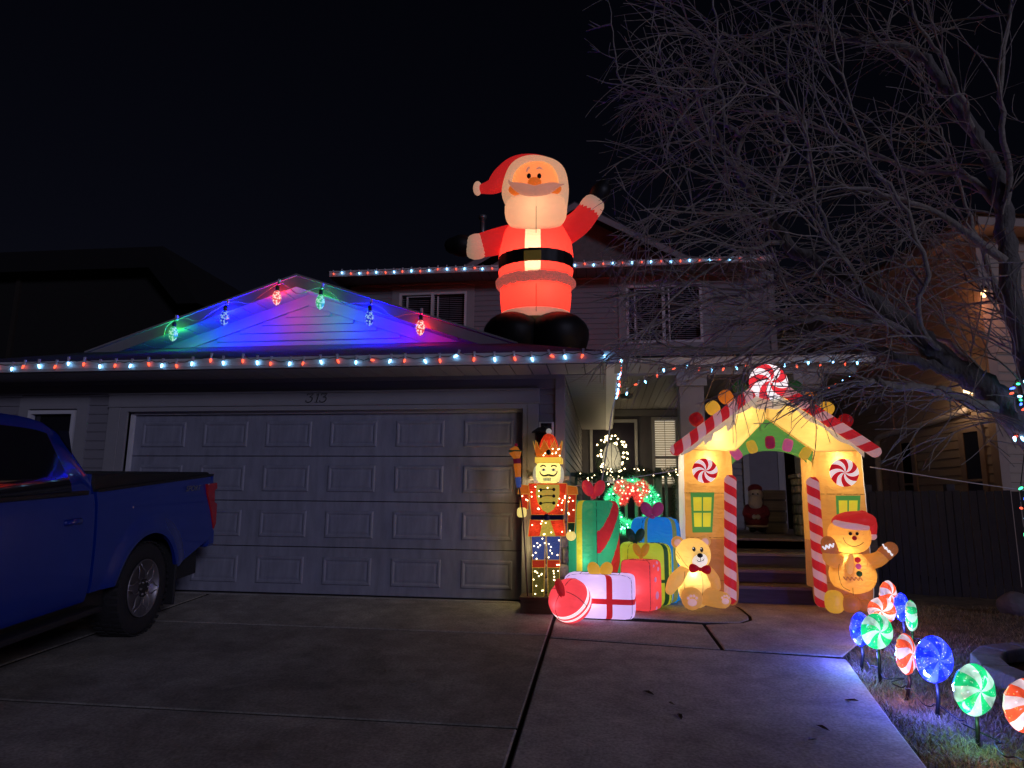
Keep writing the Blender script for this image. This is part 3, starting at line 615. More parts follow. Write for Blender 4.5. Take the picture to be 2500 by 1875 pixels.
# wall lamp under the eave
lp = NBI @ at(2412,716,3.2); wl = empty('wall_lamp', (0,0,0)); wl.parent = nb
lx_, ly_ = -.14, -.22
MB().lathe([(.02,.12),(.07,.05),(.075,.04),(.02,.03)],10,(lx_,ly_,lp.z)).build('hood', M_black, wl)
MB().ell((lx_,ly_,lp.z-.02),(.04,.04,.06),1,1,12,8).build('bulb', lit('wall_bulb',(1,.62,.28),4), wl)
MB().tube([(lx_,ly_,lp.z+.1),(-.03,-.03,lp.z+.13)],.014,6).build('bracket', M_black, wl, smooth=False)
pt('wall_lamp_light', (lx_-.10,ly_-.08,lp.z-.13), 8, (1,.36,.14), nb, .05)
# a second lamp, low on the side wall
lp2 = NBI @ at(2282,955,4.4)
pt_y = 1.0
w2 = empty('wall_lamp', (0,0,0)); w2.parent = nb
MB().box(-.10,-.02,.32,.46,2.86,2.98).build('lamp_head', lit('side_lamp',(1,.75,.4),3.0), w2, smooth=False)
pt('side_lamp_light', (-.34,.4,2.72), 3.4, (1,.62,.34), nb, .04)
# fence
fn = empty('wooden_fence', (at(2130,1440,2.2).x,2.2,-.15), 'dark wooden privacy fence between the arch and the beige house', 'fence')
fo = fn.location.copy(); M_fen = mat('fence_stain', (.045,.04,.045), .8, .25, 9, .3, 50, stretch=(5,5,.5))
p0 = at(2105,1445,2.6); p1 = at(2640,1500,1.55); dv = Vector((p1.x-p0.x, p1.y-p0.y, 0)); nB = 26
fb = MB().box(0,1,-.01,.012,0,1.5).mesh('fence_board', False, [M_fen])
for i in range(nB):
    q = p0+dv*(i/nB); o = inst('fence_board', fb, fn, (q.x-fo.x,q.y-fo.y,-.05+.008*math.sin(i*2.1)), (dv.length/nB-.008,1,1), (0,0,math.atan2(dv.y,dv.x)+.0))
for t in (.08,.5,.92):
    q = p0+dv*t; bx('fence_post', q.x-fo.x-.05,q.x-fo.x+.05,q.y-fo.y+.03,q.y-fo.y+.13,-.1,1.54, M_fen, fn)
M_rock = mat('boulder_stone', (.16,.15,.15), .9, .3, 6, .8, 20)
c = gs(2484,1497)
bo = MB().ell((0,0,.1), (.19,.16,.15), 1,1,20,12, warp=lambda p: p*(1+.22*noise.noise(p*6))).build('boulder', M_rock); bo.location = (c.x+.12,c.y+.2,zt(c.y)-.04); tag(bo, 'rounded grey boulder at the foot of the dark fence', 'boulder')
# stone ring round the tree
tc_ = Vector((3.45,-1.98,0)); TR = 0.62
trg = empty('tree_ring', (tc_.x,tc_.y,zt(-1.98)-.04), 'low grey concrete block ring around the bare tree trunk', 'edging')
for i in range(14):
    a0_, a1_ = 2*math.pi*i/14+.01, 2*math.pi*(i+1)/14-.01
    vs = [(r*math.cos(a), r*math.sin(a)) for r, a in ((TR-.1,a0_),(TR+.1,a0_),(TR+.1,a1_),(TR-.1,a1_))]
    zz = lambda x, y: SL*y
    MB().hexa([(x,y,zz(x,y)-.02) for x,y in vs]+[(x*.98,y*.98,zz(x,y)+.115) for x,y in vs]).build('edging_block', mat('ring_block',(.22,.21,.2),.85,.25,10,.6,40), trg, smooth=False, bevel=.012)
MB().lathe([(TR-.08,.05),(.0,.07)],20,(0,0,0)).build('mulch', M_soil, trg)
# ------------------------------------------------------------ helpers for things laid out in world coordinates under an Empty at their base
def wloc(o):
    v = Vector((0,0,0))
    while o is not None: v = v+o.location; o = o.parent
    return v
def bw(mb, name, mats, parent, **k):
    if parent is not None:
        d = wloc(parent); mb.v = [(x-d.x,y-d.y,z-d.z) for x,y,z in mb.v]
    return mb.build(name, mats, parent, **k)
def iw(name, me, parent, p, **k): return inst(name, me, parent, Vector(p)-wloc(parent), **k)
def ptw(name, p, power, col, parent, size=.05): return pt(name, Vector(p)-wloc(parent), power, col, parent, size)
# ------------------------------------------------------------ strings of lamps
WHITE = lit('cool_white', (.22,.58,1.0), 8.0); RED = lit('red', (1.0,.10,.045), 2.3); BLUE = lit('blue', (.05,.12,1.0), 6.0); GREEN = lit('green', (.05,1.0,.35), 4.0)
WARM = lit('warm_white', (1.0,.78,.42), 7.0)
c9 = [(.001,-.058),(.008,-.051),(.0125,-.037),(.0142,-.023),(.013,-.010),(.010,0)]
bulb_me = {k: MB().lathe(c9,10).mesh('bulb', True, [mm]) for k, mm in (('w',WHITE),('r',RED),('b',BLUE),('g',GREEN))}
clip_me = MB().lathe([(.0125,-.004),(.0125,.028),(.010,.03),(.010,.032)],8).box(-.012,.012,-.004,.012,.03,.062).mesh('socket', False, [M_clip])
def light_string(name, pts, cols, label, cat='string lights', hang=Vector((0,0,0)), jit=.4, seed=1, clips=True, group=None, wire=M_gwire, scale=.88):
    root = empty(name, pts[0], label, cat, group); r = random.Random(seed)
    wp = []
    for i, p in enumerate(pts):
        p = Vector(p); c = cols[i % len(cols)]
        rot = (r.uniform(-jit,jit), r.uniform(-jit,jit), 0)
        if r.random() < .10: rot = (rot[0], rot[1]+r.choice((-1,1))*1.0, 0)
        iw('bulb', bulb_me[c], root, p, rot=rot, scale=(scale,)*3)
        if clips: iw('socket', clip_me, root, p, rot=(0,rot[1]*.3,0))
        wp.append(p+Vector((0,.012,.03)))
        if i < len(pts)-1: q = Vector(pts[i+1]); wp.append((p+q)/2+Vector((0,.012,.012+r.uniform(-.012,.01))))
    bw(MB().tube(smooth_path(wp,2), .0035, 4), 'wire', wire, root)
    return root
r1 = random.Random(11)
pts = []; x = -7.55
while x < .10: pts.append((x+r1.uniform(-.028,.028), -.672, 2.625+r1.uniform(-.018,.012)+(.035 if r1.random()<.1 else 0))); x += .1935
light_string('string_lights', pts, 'rw', 'red and cool white bulbs clipped along the gutter above the garage door', seed=2)
pts = [(.19+.012*(i%2), -.55+i*.19, 2.625+r1.uniform(-.02,.01)) for i in range(15)]
light_string('string_lights', pts, 'wr', 'red and white bulbs running back along the garage side gutter', seed=3, jit=.5)
pts = []; x = -5.62
while x < 3.1: pts.append((x, 5.37, 5.835+r1.uniform(-.015,.015))); x += .188
light_string('string_lights', pts, 'rw', 'red and white bulbs along the upper storey gutter behind the tall roof figure', seed=4)
pp = [at(1531,957,2.0),at(1556,938,1.9),at(1574,929,1.87),at(1604,914,1.84)]+[at(1620+i*29.5, 899-i*1.05+r1.uniform(-5,5), 1.82) for i in range(17)]
light_string('string_lights', pp, 'wrwr', 'red and white bulbs along the porch gutter above the candy arch', seed=5, jit=.5)
pp = [Vector((3.66,1.95+i*.32,3.085-.01*i)) for i in range(10)]
light_string('string_lights', pp, 'wrrw', 'short receding row of bulbs along the porch side gutter behind the twigs', seed=6, jit=.5)
# big faceted bulbs on the gable
def bigbulb_mat(name, col, hot, s):
    M = bpy.data.materials.new('bigbulb_'+name); M.use_nodes = True; N = M.node_tree.nodes; L = M.node_tree.links; b = N['Principled BSDF']
    b.inputs['Base Color'].default_value = (*[x*.6 for x in col],1); b.inputs['Roughness'].default_value = .15; b.inputs['Coat Weight'].default_value = .6
    tc = N.new('ShaderNodeTexCoord'); vo = N.new('ShaderNodeTexVoronoi'); vo.inputs['Scale'].default_value = 34; L.new(tc.outputs['Object'], vo.inputs['Vector'])
    cr = N.new('ShaderNodeValToRGB'); e = cr.color_ramp.elements; e[0].position = .12; e[0].color = (*hot,1); e[1].position = .55; e[1].color = (*[x*.45 for x in col],1)
    L.new(vo.outputs['Distance'], cr.inputs[0]); L.new(cr.outputs[0], b.inputs['Emission Color']); b.inputs['Emission Strength'].default_value = s
    bp = N.new('ShaderNodeBump'); bp.inputs['Strength'].default_value = .8; bp.inputs['Distance'].default_value = .01; L.new(vo.outputs['Distance'], bp.inputs['Height']); L.new(bp.outputs[0], b.inputs['Normal'])
    return M
BB = {'green': (bigbulb_mat('green',(.06,.75,.25),(.5,1,.75),1.1),(.03,1,.10),13), 'blue': (bigbulb_mat('blue',(.01,.03,.9),(.35,.6,1),1.1),(.003,.006,1),165), 'red': (bigbulb_mat('red',(1,.10,.10),(1,.75,.65),1.6),(1,.006,.012),21)}
bbp = [(.006,-.21),(.03,-.195),(.052,-.155),(.060,-.115),(.055,-.065),(.035,-.025),(.022,-.01)]
gspots = [(425,796,'green'),(550,757,'blue'),(677,708,'red'),(783,718,'green'),(903,757,'blue'),(1027,780,'red')]
gl_grp = 'big bulbs hung on the gable edge'; wpts = []
lab = {0:'big green faceted bulb low on the gable edge, farthest from the roof figure',1:'big blue faceted bulb between a green and a red one on the rising gable edge',2:'big red faceted bulb just before the gable peak',3:'big green faceted bulb just past the gable peak',4:'big blue faceted bulb on the gable edge falling towards the roof figure',5:'big red faceted bulb low on the gable edge nearest the roof figure'}
for i, (u, v, cname) in enumerate(gspots):
    p = at(u, v, .48); mm, lc, pw_ = BB[cname]
    root = empty('gable_bulb', p, lab[i], 'lamp', gl_grp)
    bw(MB().lathe(bbp,14,p), 'bulb', mm, root)
    bw(MB().lathe([(.022,-.012),(.026,.0),(.026,.05),(.012,.06)],10,p).tube([p+Vector((0,0,.05)),p+Vector((0,.01,.10)),p+Vector((0,.05,.13))],.006,5), 'socket', M_gwire, root)
    bw(MB().box(p.x-.012,p.x+.012,.50,.54,p.z+.09,p.z+.16), 'clip', M_clip, root, smooth=False)
    ptw('bulb_light', (p.x,.535,p.z-.10), pw_, lc, root, .03)
    wpts.append(p+Vector((0,.03,.10)))
wp = [wpts[0]+Vector((-.16,0,-.26)), wpts[0]+Vector((-.13,0,-.1)), wpts[0]]
for a, b in zip(wpts, wpts[1:]):
    for t, d in ((.2,-.03),(.45,-.12),(.7,-.06)): wp.append(a.lerp(b,t)+Vector((0,0,d)))
    wp.append(b)
pk = at(730,690,.5)
root = empty('gable_light_cord', wpts[0], 'pale slack cord looping between the big bulbs along the gable edge', 'cord')
bw(MB().tube(smooth_path(wp,5), .0055, 5), 'cord', mat('grey_cord',(.4,.4,.4),.5), root)
# ------------------------------------------------------------ the bare tree
M_bark = mat('bark', (.17,.155,.14), .9, .3, 16, .9, 45, stretch=(1,1,.35)); M_twig = mat('twig_bark', (.36,.31,.25), .85, .35, 30)
M_limb = mat('pale_bark', (.33,.29,.24), .85, .3, 25, .6, 60)
tree = empty('bare_tree', (tc_.x,tc_.y,zt(-1.98)-.05), 'large leafless spreading tree arching over the porch and walk', 'tree')
rt = random.Random(21)
def pth(pts): return [at(u,v,Y) for u,v,Y in pts]
trunk = [Vector((3.50,-1.98,-.22)),Vector((3.48,-1.98,.1)),Vector((3.45,-1.97,.7)),at(2600,1150,-1.95)]
bw(MB().tube(smooth_path(trunk,4), [.26,.22,.2,.19,.185,.18,.178,.176,.174,.172,.17,.168,.165], 14), 'trunk', M_bark, tree)
LIMBS = [
 ([(2605,1175,-1.95),(2540,1080,-1.95),(2470,1008,-1.95),(2395,938,-1.92),(2300,872,-1.88),(2235,815,-1.85),(2120,735,-1.8),(2010,660,-1.72),(1920,590,-1.65),(1860,515,-1.55),(1810,440,-1.45),(1770,365,-1.35),(1735,300,-1.25),(1700,220,-1.2)],.145,.012),
 ([(2600,1160,-1.95),(2530,970,-1.9),(2486,800,-1.85),(2466,650,-1.8),(2452,520,-1.75),(2430,420,-1.7),(2380,330,-1.65),(2320,230,-1.6),(2260,145,-1.55),(2190,112,-1.5),(2100,102,-1.45),(1990,65,-1.4),(1920,60,-1.3),(1850,95,-1.25),(1790,150,-1.2)],.105,.008),
 ([(2452,520,-1.75),(2462,380,-1.9),(2440,200,-2.0),(2470,0,-2.0),(2480,-180,-2.0)],.035,.01),
 ([(2431,1000,-1.95),(2350,975,-2.1),(2290,953,-2.2),(2188,945,-2.25),(2137,929,-2.2),(2060,945,-2.2),(1990,968,-2.15),(1930,990,-2.1)],.05,.008),
 ([(2380,928,-1.92),(2276,893,-1.9),(2180,868,-1.85),(2110,850,-1.7),(2020,830,-1.55),(1930,800,-1.4),(1850,790,-1.2),(1780,795,-1.0)],.055,.008),
 ([(2235,815,-1.85),(2160,788,-1.9),(2070,785,-1.9),(1990,780,-1.85),(1900,800,-1.7),(1850,848,-1.6),(1740,852,-1.5),(1680,848,-1.4),(1620,845,-1.3),(1598,812,-1.25),(1565,790,-1.2),(1540,835,-1.2)],.034,.006),
 ([(1888,548,-1.6),(1885,500,-1.5),(1900,430,-1.4),(1922,345,-1.35),(1898,285,-1.3),(1898,215,-1.3),(1840,200,-1.25),(1800,212,-1.2)],.026,.006),
 ([(1815,440,-1.45),(1800,405,-1.5),(1808,330,-1.55),(1775,310,-1.5),(1765,250,-1.5),(1745,170,-1.45),(1750,90,-1.4),(1740,0,-1.4),(1735,-80,-1.4)],.028,.008),
 ([(1775,362,-1.35),(1730,352,-1.2),(1680,290,-1.1),(1630,240,-1.0),(1560,225,-.95),(1510,190,-.9),(1500,120,-.9),(1490,20,-.9)],.024,.006),
 ([(1870,530,-1.55),(1780,525,-1.4),(1700,550,-1.2),(1640,570,-1.0),(1560,600,-.9),(1480,660,-.8)],.024,.005),
 ([(2010,660,-1.72),(1900,690,-1.5),(1800,720,-1.3),(1700,740,-1.1),(1600,790,-1.0),(1480,880,-.9)],.028,.005),
 ([(2300,872,-1.88),(2240,770,-2.2),(2260,650,-2.4),(2200,500,-2.5),(2120,380,-2.6),(2060,200,-2.6),(2020,60,-2.6)],.026,.006),
 ([(2466,650,-1.8),(2350,560,-2.0),(2250,500,-2.1),(2130,470,-2.1),(2000,460,-2.0),(1900,480,-1.9)],.04,.006),
 ([(2452,520,-1.75),(2360,430,-1.6),(2250,420,-1.4),(2120,370,-1.3),(1980,300,-1.2),(1870,270,-1.1)],.036,.006),
 ([(2120,735,-1.8),(2080,650,-1.9),(2020,560,-2.0),(1980,430,-2.0),(1960,300,-2.0),(1900,150,-1.9),(1880,20,-1.9)],.024,.005),
 ([(1920,590,-1.65),(1850,600,-1.8),(1760,640,-1.8),(1660,700,-1.7),(1560,720,-1.6),(1450,720,-1.5)],.024,.004),
 ([(2380,330,-1.65),(2330,200,-1.9),(2250,60,-2.0),(2200,-60,-2.0)],.03,.008),
 ([(2545,1100,-1.95),(2660,930,-1.6),(2800,760,-1.2),(2950,560,-.8),(3050,300,-.6)],.11,.02),
 ([(2535,1050,-1.95),(2640,800,-2.5),(2760,560,-3.0),(2850,260,-3.3)],.09,.02),
 ([(2515,940,-1.9),(2440,720,-1.0),(2380,560,-.3),(2330,420,.3),(2290,300,.7)],.035,.008),
 ([(2395,938,-1.92),(2330,850,-1.2),(2240,800,-.6),(2120,770,-.1),(2000,740,.2),(1880,760,.4)],.034,.006),
]
tw = MB(); NTW = [0]
def banned(q):
    u, v = pj(q); x = rt.random()
    if u < 1290 or v > 1135: return True
    if u < 1420 and x < .3: return True
    if u < 1440 and v < 640: return x < .8
    if u < 1520 and x < .35: return True
    if 1640 < u < 2160 and v > 1115: return True
    if 1640 < u < 2160 and v > 985 and x < .4: return True
    if u < 1640 and v > 930: return x < .7
    return False
def twig(p, d, ln, r, lvl, bend):
    k = max(4, int(ln/.07)); step = ln/k; pts = [p]; ds = [d]; q = p.copy(); dd = d.normalized()
    curl = Vector((rt.gauss(0,1),rt.gauss(0,1),rt.gauss(0,1)))*.09
    for i in range(k):
        if banned(q): break
        dd = (dd+curl*.5+Vector((rt.gauss(0,.055),rt.gauss(0,.055),rt.gauss(0,.055)+bend))).normalized(); q = q+dd*step; pts.append(q); ds.append(dd)
    NTW[0] += 1; k = len(pts)-1
    if k < 2: return
    tw.tube(pts, [max(.0027, r*(1-.75*i/k)) for i in range(k+1)], 4 if r > .004 else 3, caps=False)
    if lvl <= 0: return
    nch = int(ln/(.16 if lvl > 1 else .19))
    for c in range(nch):
        i = rt.randint(1, k); a = rt.uniform(.25,.8)
        ax = ds[i].orthogonal().normalized(); ax.rotate(Matrix.Rotation(rt.uniform(0,6.283),3,ds[i])); nd = ds[i].copy(); nd.rotate(Matrix.Rotation(a,3,ax))
        twig(pts[i], nd, ln*rt.uniform(.35,.75)*(1-.3*i/k), max(.0032, r*.6), lvl-1, bend)
for li, (pl, r0, r1_) in enumerate(LIMBS):
    P_ = smooth_path(pth(pl), 5); n_ = len(P_); rr = [r0+(r1_-r0)*(i/(n_-1))**.8 for i in range(n_)]
    for i in range(1, n_-1): P_[i] = P_[i]+Vector((rt.gauss(0,1),rt.gauss(0,1),rt.gauss(0,1)))*.012
    bw(MB().tube(P_, rr, 9 if r0 > .05 else 6), 'limb', M_bark if r0 > .05 else M_limb, tree)
    acc = 0
    for i in range(2, n_):
        seg = (P_[i]-P_[i-1]).length; acc += seg
        dens = .20 if r0 < .1 else .24
        if li in (2,17,18): dens *= 2.2
        while acc > dens:
            acc -= dens; t = (P_[i]-P_[i-1]).normalized(); ax = t.orthogonal().normalized(); ax.rotate(Matrix.Rotation(rt.uniform(0,6.283),3,t)); nd = t.copy(); nd.rotate(Matrix.Rotation(rt.uniform(.35,1.1),3,ax))
            nd = nd*.8+Vector((-.55,.0,.12)); big = rr[i] > .05
            twig(P_[i-1].lerp(P_[i], rt.random()), nd.normalized(), rt.uniform(.6,2.0)*(1.0 if i < n_*.8 else .8), rt.uniform(.005,.0135), 2 if rt.random() < .22 else 1, rt.uniform(-.055,.012))
    twig(P_[-1], (P_[-1]-P_[-2]), .6, r1_*.8, 2, 0)
print('twigs', NTW[0], len(tw.f))
bw(tw, 'crown', M_twig, tree)
# coloured lamps wound round the trunk and limb
pts = []; cl_ = 'wbgr'
for (u,v) in ((2497,925),(2487,935),(2481,948),(2474,962),(2487,965),(2489,978),(2497,985),(2502,998)): pts.append(at(u+rt.uniform(-4,4),v+rt.uniform(-4,4),-2.12))
for (u,v) in ((2512,1020),(2497,1190),(2503,1215),(2492,1240),(2506,1262),(2502,1300),(2512,1340)): pts.append(at(u+rt.uniform(-3,3),v,-2.15))
for i in range(16): a = i*.75; z = .9-.05*i; pts.append(Vector((3.46+.21*math.cos(a),-1.98+.21*math.sin(a),z)))
light_string('string_lights', pts, 'wgbr', 'multicoloured bulbs wound round the bare tree trunk', seed=9, jit=1.4, clips=False, scale=.62)
pts = [at(u,v,-2.0) for u,v in ((2476,1066),(2484,1064),(2493,1066),(2503,1068),(2515,1072))]
light_string('string_lights', pts, 'wr', 'few bright bulbs under the thick tree limb at the picture edge', seed=10, jit=1.4, clips=False, scale=.7)
# ------------------------------------------------------------ inflatables
def rotz(a): return Matrix.Rotation(a,3,'Z')
def sell(c, rad, e1=1., e2=1., rot=None, warp=None, puck=()):
    c = Vector(c); sg = lambda x, e: math.copysign(abs(x)**e, x)
    def fn(a, b):
        th = 2*math.pi*a; ph = math.pi*(b-.5)*.9999
        if e2 < .5:                                   # even steps along the sides of the box
            s4 = (a % 1)*4; k4 = int(s4+.5) % 4; t4 = (s4+.5) % 1*2-1; X4, Y4 = ((1,t4),(-t4,1),(-1,-t4),(t4,-1))[k4]
            th = math.atan2(sg(Y4,1/e2), sg(X4,1/e2))
        if e1 < .5:
            b4 = min(.9999,max(.0001,b)); r4, z4 = (b4*4,-1) if b4 < .25 else ((1,(b4-.5)*4) if b4 < .75 else ((1-b4)*4,1))
            ph = math.atan2(sg(z4,1/e1), sg(r4,1/e1))
        p = Vector((rad[0]*sg(math.cos(ph),e1)*sg(math.cos(th),e2), rad[1]*sg(math.cos(ph),e1)*sg(math.sin(th),e2), rad[2]*sg(math.sin(ph),e1)))
        if puck:                                    # gathered cloth along the sewn edges
            w_ = sum(math.exp(-((b-s_)/.035)**2) for s_ in puck); f_ = 1+.010*w_*(math.sin(2*math.pi*24*a)+.6*math.sin(2*math.pi*37*a+1.3)); p.x *= f_; p.y *= f_
            if e2 < .5: d_ = min(abs(((a-.125) % .25)), .25-((a-.125) % .25)); p = p*(1+.007*math.exp(-(d_/.012)**2)*math.sin(2*math.pi*17*b))
        if warp: p = Vector(warp(p))
        return c+(rot @ p if rot is not None else p)
    return fn
M_seam = mat('seam_thread', (.02,.015,.015), .9, .1); M_eye = mat('eye_print', (.004,.004,.004), .4, .05)
def seam(fn, path, parent, r=.0035, name='seam', m=None): bw(MB().tube([fn(a,b) for a,b in path], r, 4), name, m or M_seam, parent)
def ellu(u, v, Y, ru, rv, ry=None, **k):
    """ellipsoid by place and size seen from the walk"""
    s = mpp(Y,u,v); return at(u,v,Y), (ru*s, ry if ry is not None else ru*s, rv*s)
def blob(name, m, parent, u, v, Y, ru, rv, ry=None, rot=None, nu=24, nv=16, e1=1., e2=1., warp=None):
    c, r = ellu(u,v,Y,ru,rv,ry); mb = MB(); mb.surf(sell(c,r,e1,e2,rot,warp), nu, nv, cu=True); return bw(mb, name, m, parent)
def limb(name, m, parent, pts, n=16, flat=1.0):
    """fat tapered tube through (u,v,Y,radius px)"""
    P_ = [(*at(u,v,Y), r*mpp(Y,u,v)) for u,v,Y,r in pts]; q = smooth_path([Vector(p) for p in P_], 6)
    mb = MB(); pp_ = [p.to_3d() for p in q]; rr = [p[3] for p in q]
    d0 = (pp_[0]-pp_[1]).normalized(); d1 = (pp_[-1]-pp_[-2]).normalized()   # rounded ends
    pre = [(pp_[0]+d0*rr[0]*math.sin(t), rr[0]*math.cos(t)) for t in (1.5,1.2,.8,.4)]; post = [(pp_[-1]+d1*rr[-1]*math.sin(t), rr[-1]*math.cos(t)) for t in (.4,.8,1.2,1.5)]
    allp = [a for a,_ in pre]+pp_+[a for a,_ in post]; allr = [b for _,b in pre]+rr+[b for _,b in post]
    mb.tube(allp, allr, n, flat=flat); return bw(mb, name, m, parent)
def stroke_t(name, m, parent, pts, r, n=5, rr=None, flat=1.):
    q = smooth_path([at(u,v,Y) for u,v,Y in pts], 5); return bw(MB().tube(q, rr(len(q)) if rr else r, n, flat=flat), name, m, parent)
# ---- tall figure on the roof -------------------------------------------------
F_red = fabric('suit_red', (.78,.06,.055), .34, .62, .2, 3, gcol=(1,.06,.05)); F_cream = fabric('trim_cream', (.84,.72,.58), .20, .6, .3, 10, gcol=(1,.72,.50)); F_skin = fabric('face_peach', (.86,.50,.20), .40, .6, .12, 3, gcol=(1,.50,.16))
F_grey = fabric('moustache_grey', (.70,.42,.32), .20, .45, .2, 4, gcol=(1,.56,.42)); F_blk = mat('black_nylon', (.008,.008,.009), .5, .2, 4, .2, 8); F_beard = fabric('beard_cream', (.76,.65,.50), .20, .6, .25, 5, gcol=(1,.70,.46))
F_redd = fabric('hat_red', (.72,.03,.04), .22, .5, .2, 4, gcol=(1,.05,.05)); F_fluff = fabric('fluff_pink', (.62,.36,.34), .16, .4, .9, 22, gcol=(1,.36,.28)); F_gold = fabric('buckle_gold', (.40,.28,.06), .08, .4); F_cheek = fabric('cheek_orange', (.86,.30,.06), .22, .5, gcol=(1,.32,.05))
YS = 2.0; sb = at(1310,835,YS); ROOFZ = rz_(-.98)
sf = empty('roof_inflatable', (sb.x,YS,ROOFZ), 'giant glowing inflatable man in red suit, long hat and white beard on the roof', 'inflatable')
k_ = mpp(YS,1310,620); cxs = at(1308,620,YS).x
prof = [(540,30),(552,60),(566,78),(585,86),(610,89),(640,91),(665,90),(684,87),(690,84),(700,85),(725,86),(755,83),(780,79)]
pz = [(at(1310,v,YS).z, h*k_) for v,h in prof]; P_ = smooth_path([(a,b,0) for a,b in pz], 7)
body = MB()
def sm(a, b):
    z = P_[min(len(P_)-1, int(b*(len(P_)-1)))].x; v = 540+(780-540)*b
    front = abs(((a+.25)%1)-.0) ; th = (a*360) % 360
    if 635 < v < 657: return 2
    if abs(th-270) < 12 and v < 690: return 1
    return 0
nP = len(P_)-1
body.surf(lambda a,b: (lambda q, f: (cxs+q.y*f*math.cos(2*math.pi*a), YS+q.y*f*.82*math.sin(2*math.pi*a), q.x))(P_[min(nP,round(b*nP))], 1+.011*math.sin(2*math.pi*26*a)*sum(math.exp(-((540+240*b-v_)/9)**2) for v_ in (632,660,700,770))), 120, nP, cu=True, mf=sm)
split_build_mb = body
d = wloc(sf); body.v = [(x-d.x,y-d.y,z-d.z) for x,y,z in body.v]
split_build(body, None, sf, {0:('suit',F_red),1:('placket',F_cream),2:('belt',F_blk)})
zb_ = at(1306,620,YS-.47).z; rb_ = 91*k_
q = MB(); yb = YS-rb_*.82-.015; q.hexa([(cxs-.125,yb,zb_-.085),(cxs+.125,yb,zb_-.085),(cxs+.125,yb+.03,zb_-.085),(cxs-.125,yb+.03,zb_-.085),(cxs-.125,yb+.0,zb_+.06),(cxs+.125,yb+.0,zb_+.06),(cxs+.125,yb+.03,zb_+.06),(cxs-.125,yb+.03,zb_+.06)]); bw(q,'buckle',F_gold,sf,smooth=False,bevel=.01)
def ringz(name, m, v, hw, rr, wob=0.):
    z = at(1310,v,YS).z; mb = MB()
    def fn(a, b):
        th = 2*math.pi*a; ph = 2*math.pi*b; r_ = rr*(1+wob*noise.noise(Vector((a*40 if a < .5 else (1-a)*40, b*3, 1)))); R_ = hw*k_+r_*math.cos(ph)
        return (cxs+R_*math.cos(th), YS+R_*.82*math.sin(th), z+r_*math.sin(ph)*1.1)
    mb.surf(fn, 72, 12, True, True); bw(mb, name, m, sf)
bw(MB().lathe([(80*k_,0),(.02,.03)],40,(cxs,YS,at(1310,781,YS).z),sy=.82), 'trouser_base', F_redd, sf)
ringz('coat_hem', F_fluff, 695, 86, .072, .35); ringz('trouser_cuff', F_cream, 777, 79, .06)
stroke_t('seam', M_seam, sf, [(1309,692,YS-.475),(1309,720,YS-.485),(1309,760,YS-.46)], .004)
for s, u in ((-1,1256),(1,1362)):
    blob('boot', F_blk, sf, u, 816, YS-.12, 76, 53, .5, warp=lambda p: (p.x, p.y, p.z if p.z > 0 else p.z*1.6))
blob('leg_gap', fabric('trouser_olive', (.20,.16,.07), .05, .4), sf, 1309, 790, YS-.3, 17, 30, .08)
limb('arm', F_redd, sf, [(1245,582,YS,33),(1205,592,YS-.05,32),(1172,600,YS-.1,29)]); limb('arm', F_redd, sf, [(1372,572,YS,33),(1412,545,YS-.05,31),(1438,515,YS-.1,28)])
def cuff(u0, v0, u1, v1, Y, r): limb('cuff', F_cream, sf, [(u0,v0,Y,r),(u1,v1,Y,r)])
cuff(1168,601,1161,603,YS-.1,31); cuff(1440,511,1446,503,YS-.1,29)
limb('mitten', F_blk, sf, [(1150,602,YS-.1,24),(1125,600,YS-.12,27),(1105,600,YS-.12,20)]); limb('mitten', F_blk, sf, [(1455,490,YS-.1,22),(1468,468,YS-.12,25),(1476,452,YS-.12,18)])
# head
c, r = ellu(1307,462,YS+.14,66,66,.40); bw(MB().surf(sell(c,r,.9,.95), 32, 20, cu=True), 'hood', F_redd, sf)
c, r = ellu(1308,458,YS-.25,60,64,.26); bw(MB().surf(sell(c,r,.85,.9), 32, 20, cu=True), 'face', F_skin, sf)
q = smooth_path([at(u,v,YS-.28) for u,v in ((1258,506),(1243,472),(1248,432),(1268,406),(1305,394),(1342,403),(1364,426),(1373,462),(1366,506))],5)
nq = len(q); bw(MB().tube(q, [(.082+.008*math.sin(i*.5)) for i in range(nq)], 14, flat=1.3), 'hat_brim', F_cream, sf)
bd_ = MB(); c, r = ellu(1308,520,YS-.32,76,46,.24)
bd_.surf(sell(c,r,.8,.85,None,lambda p: (p.x*(1.0+.05*p.z/r[2]), p.y, p.z-(.05*(1-abs(p.x)/r[0]) if p.z < 0 else 0)+ .035*abs(p.x)/r[0]*(1 if p.z>0 else 0))), 40, 20, cu=True); bw(bd_, 'beard', F_beard, sf)
stroke_t('seam', M_seam, sf, [(1309,485,YS-.535),(1309,520,YS-.57),(1309,552,YS-.55),(1309,568,YS-.44)], .004)
for s in (-1,1):
    limb('moustache', F_grey, sf, [(1306+s*3,467,YS-.53,14),(1306+s*24,463,YS-.52,15),(1306+s*46,455,YS-.50,10),(1306+s*60,447 if s<0 else 452,YS-.50,4),(1306+s*(64 if s<0 else 70),440 if s<0 else 450,YS-.50,1.5)])
    blob('cheek', F_cheek, sf, 1306+s*37, 462, YS-.42, 28, 16, .10)
    blob('eye', M_eye, sf, 1304+s*12.5, 430, YS-.50, 5.2, 7.2, .025)
    stroke_t('eyebrow', F_grey, sf, [(1304+s*12-6,416+(4 if s<0 else -2),YS-.48),(1304+s*14,410,YS-.48),(1304+s*16+6,414+(-2 if s<0 else 4),YS-.46)], .018, 6)
blob('nose', F_cheek, sf, 1305, 446, YS-.52, 17, 13, .09)
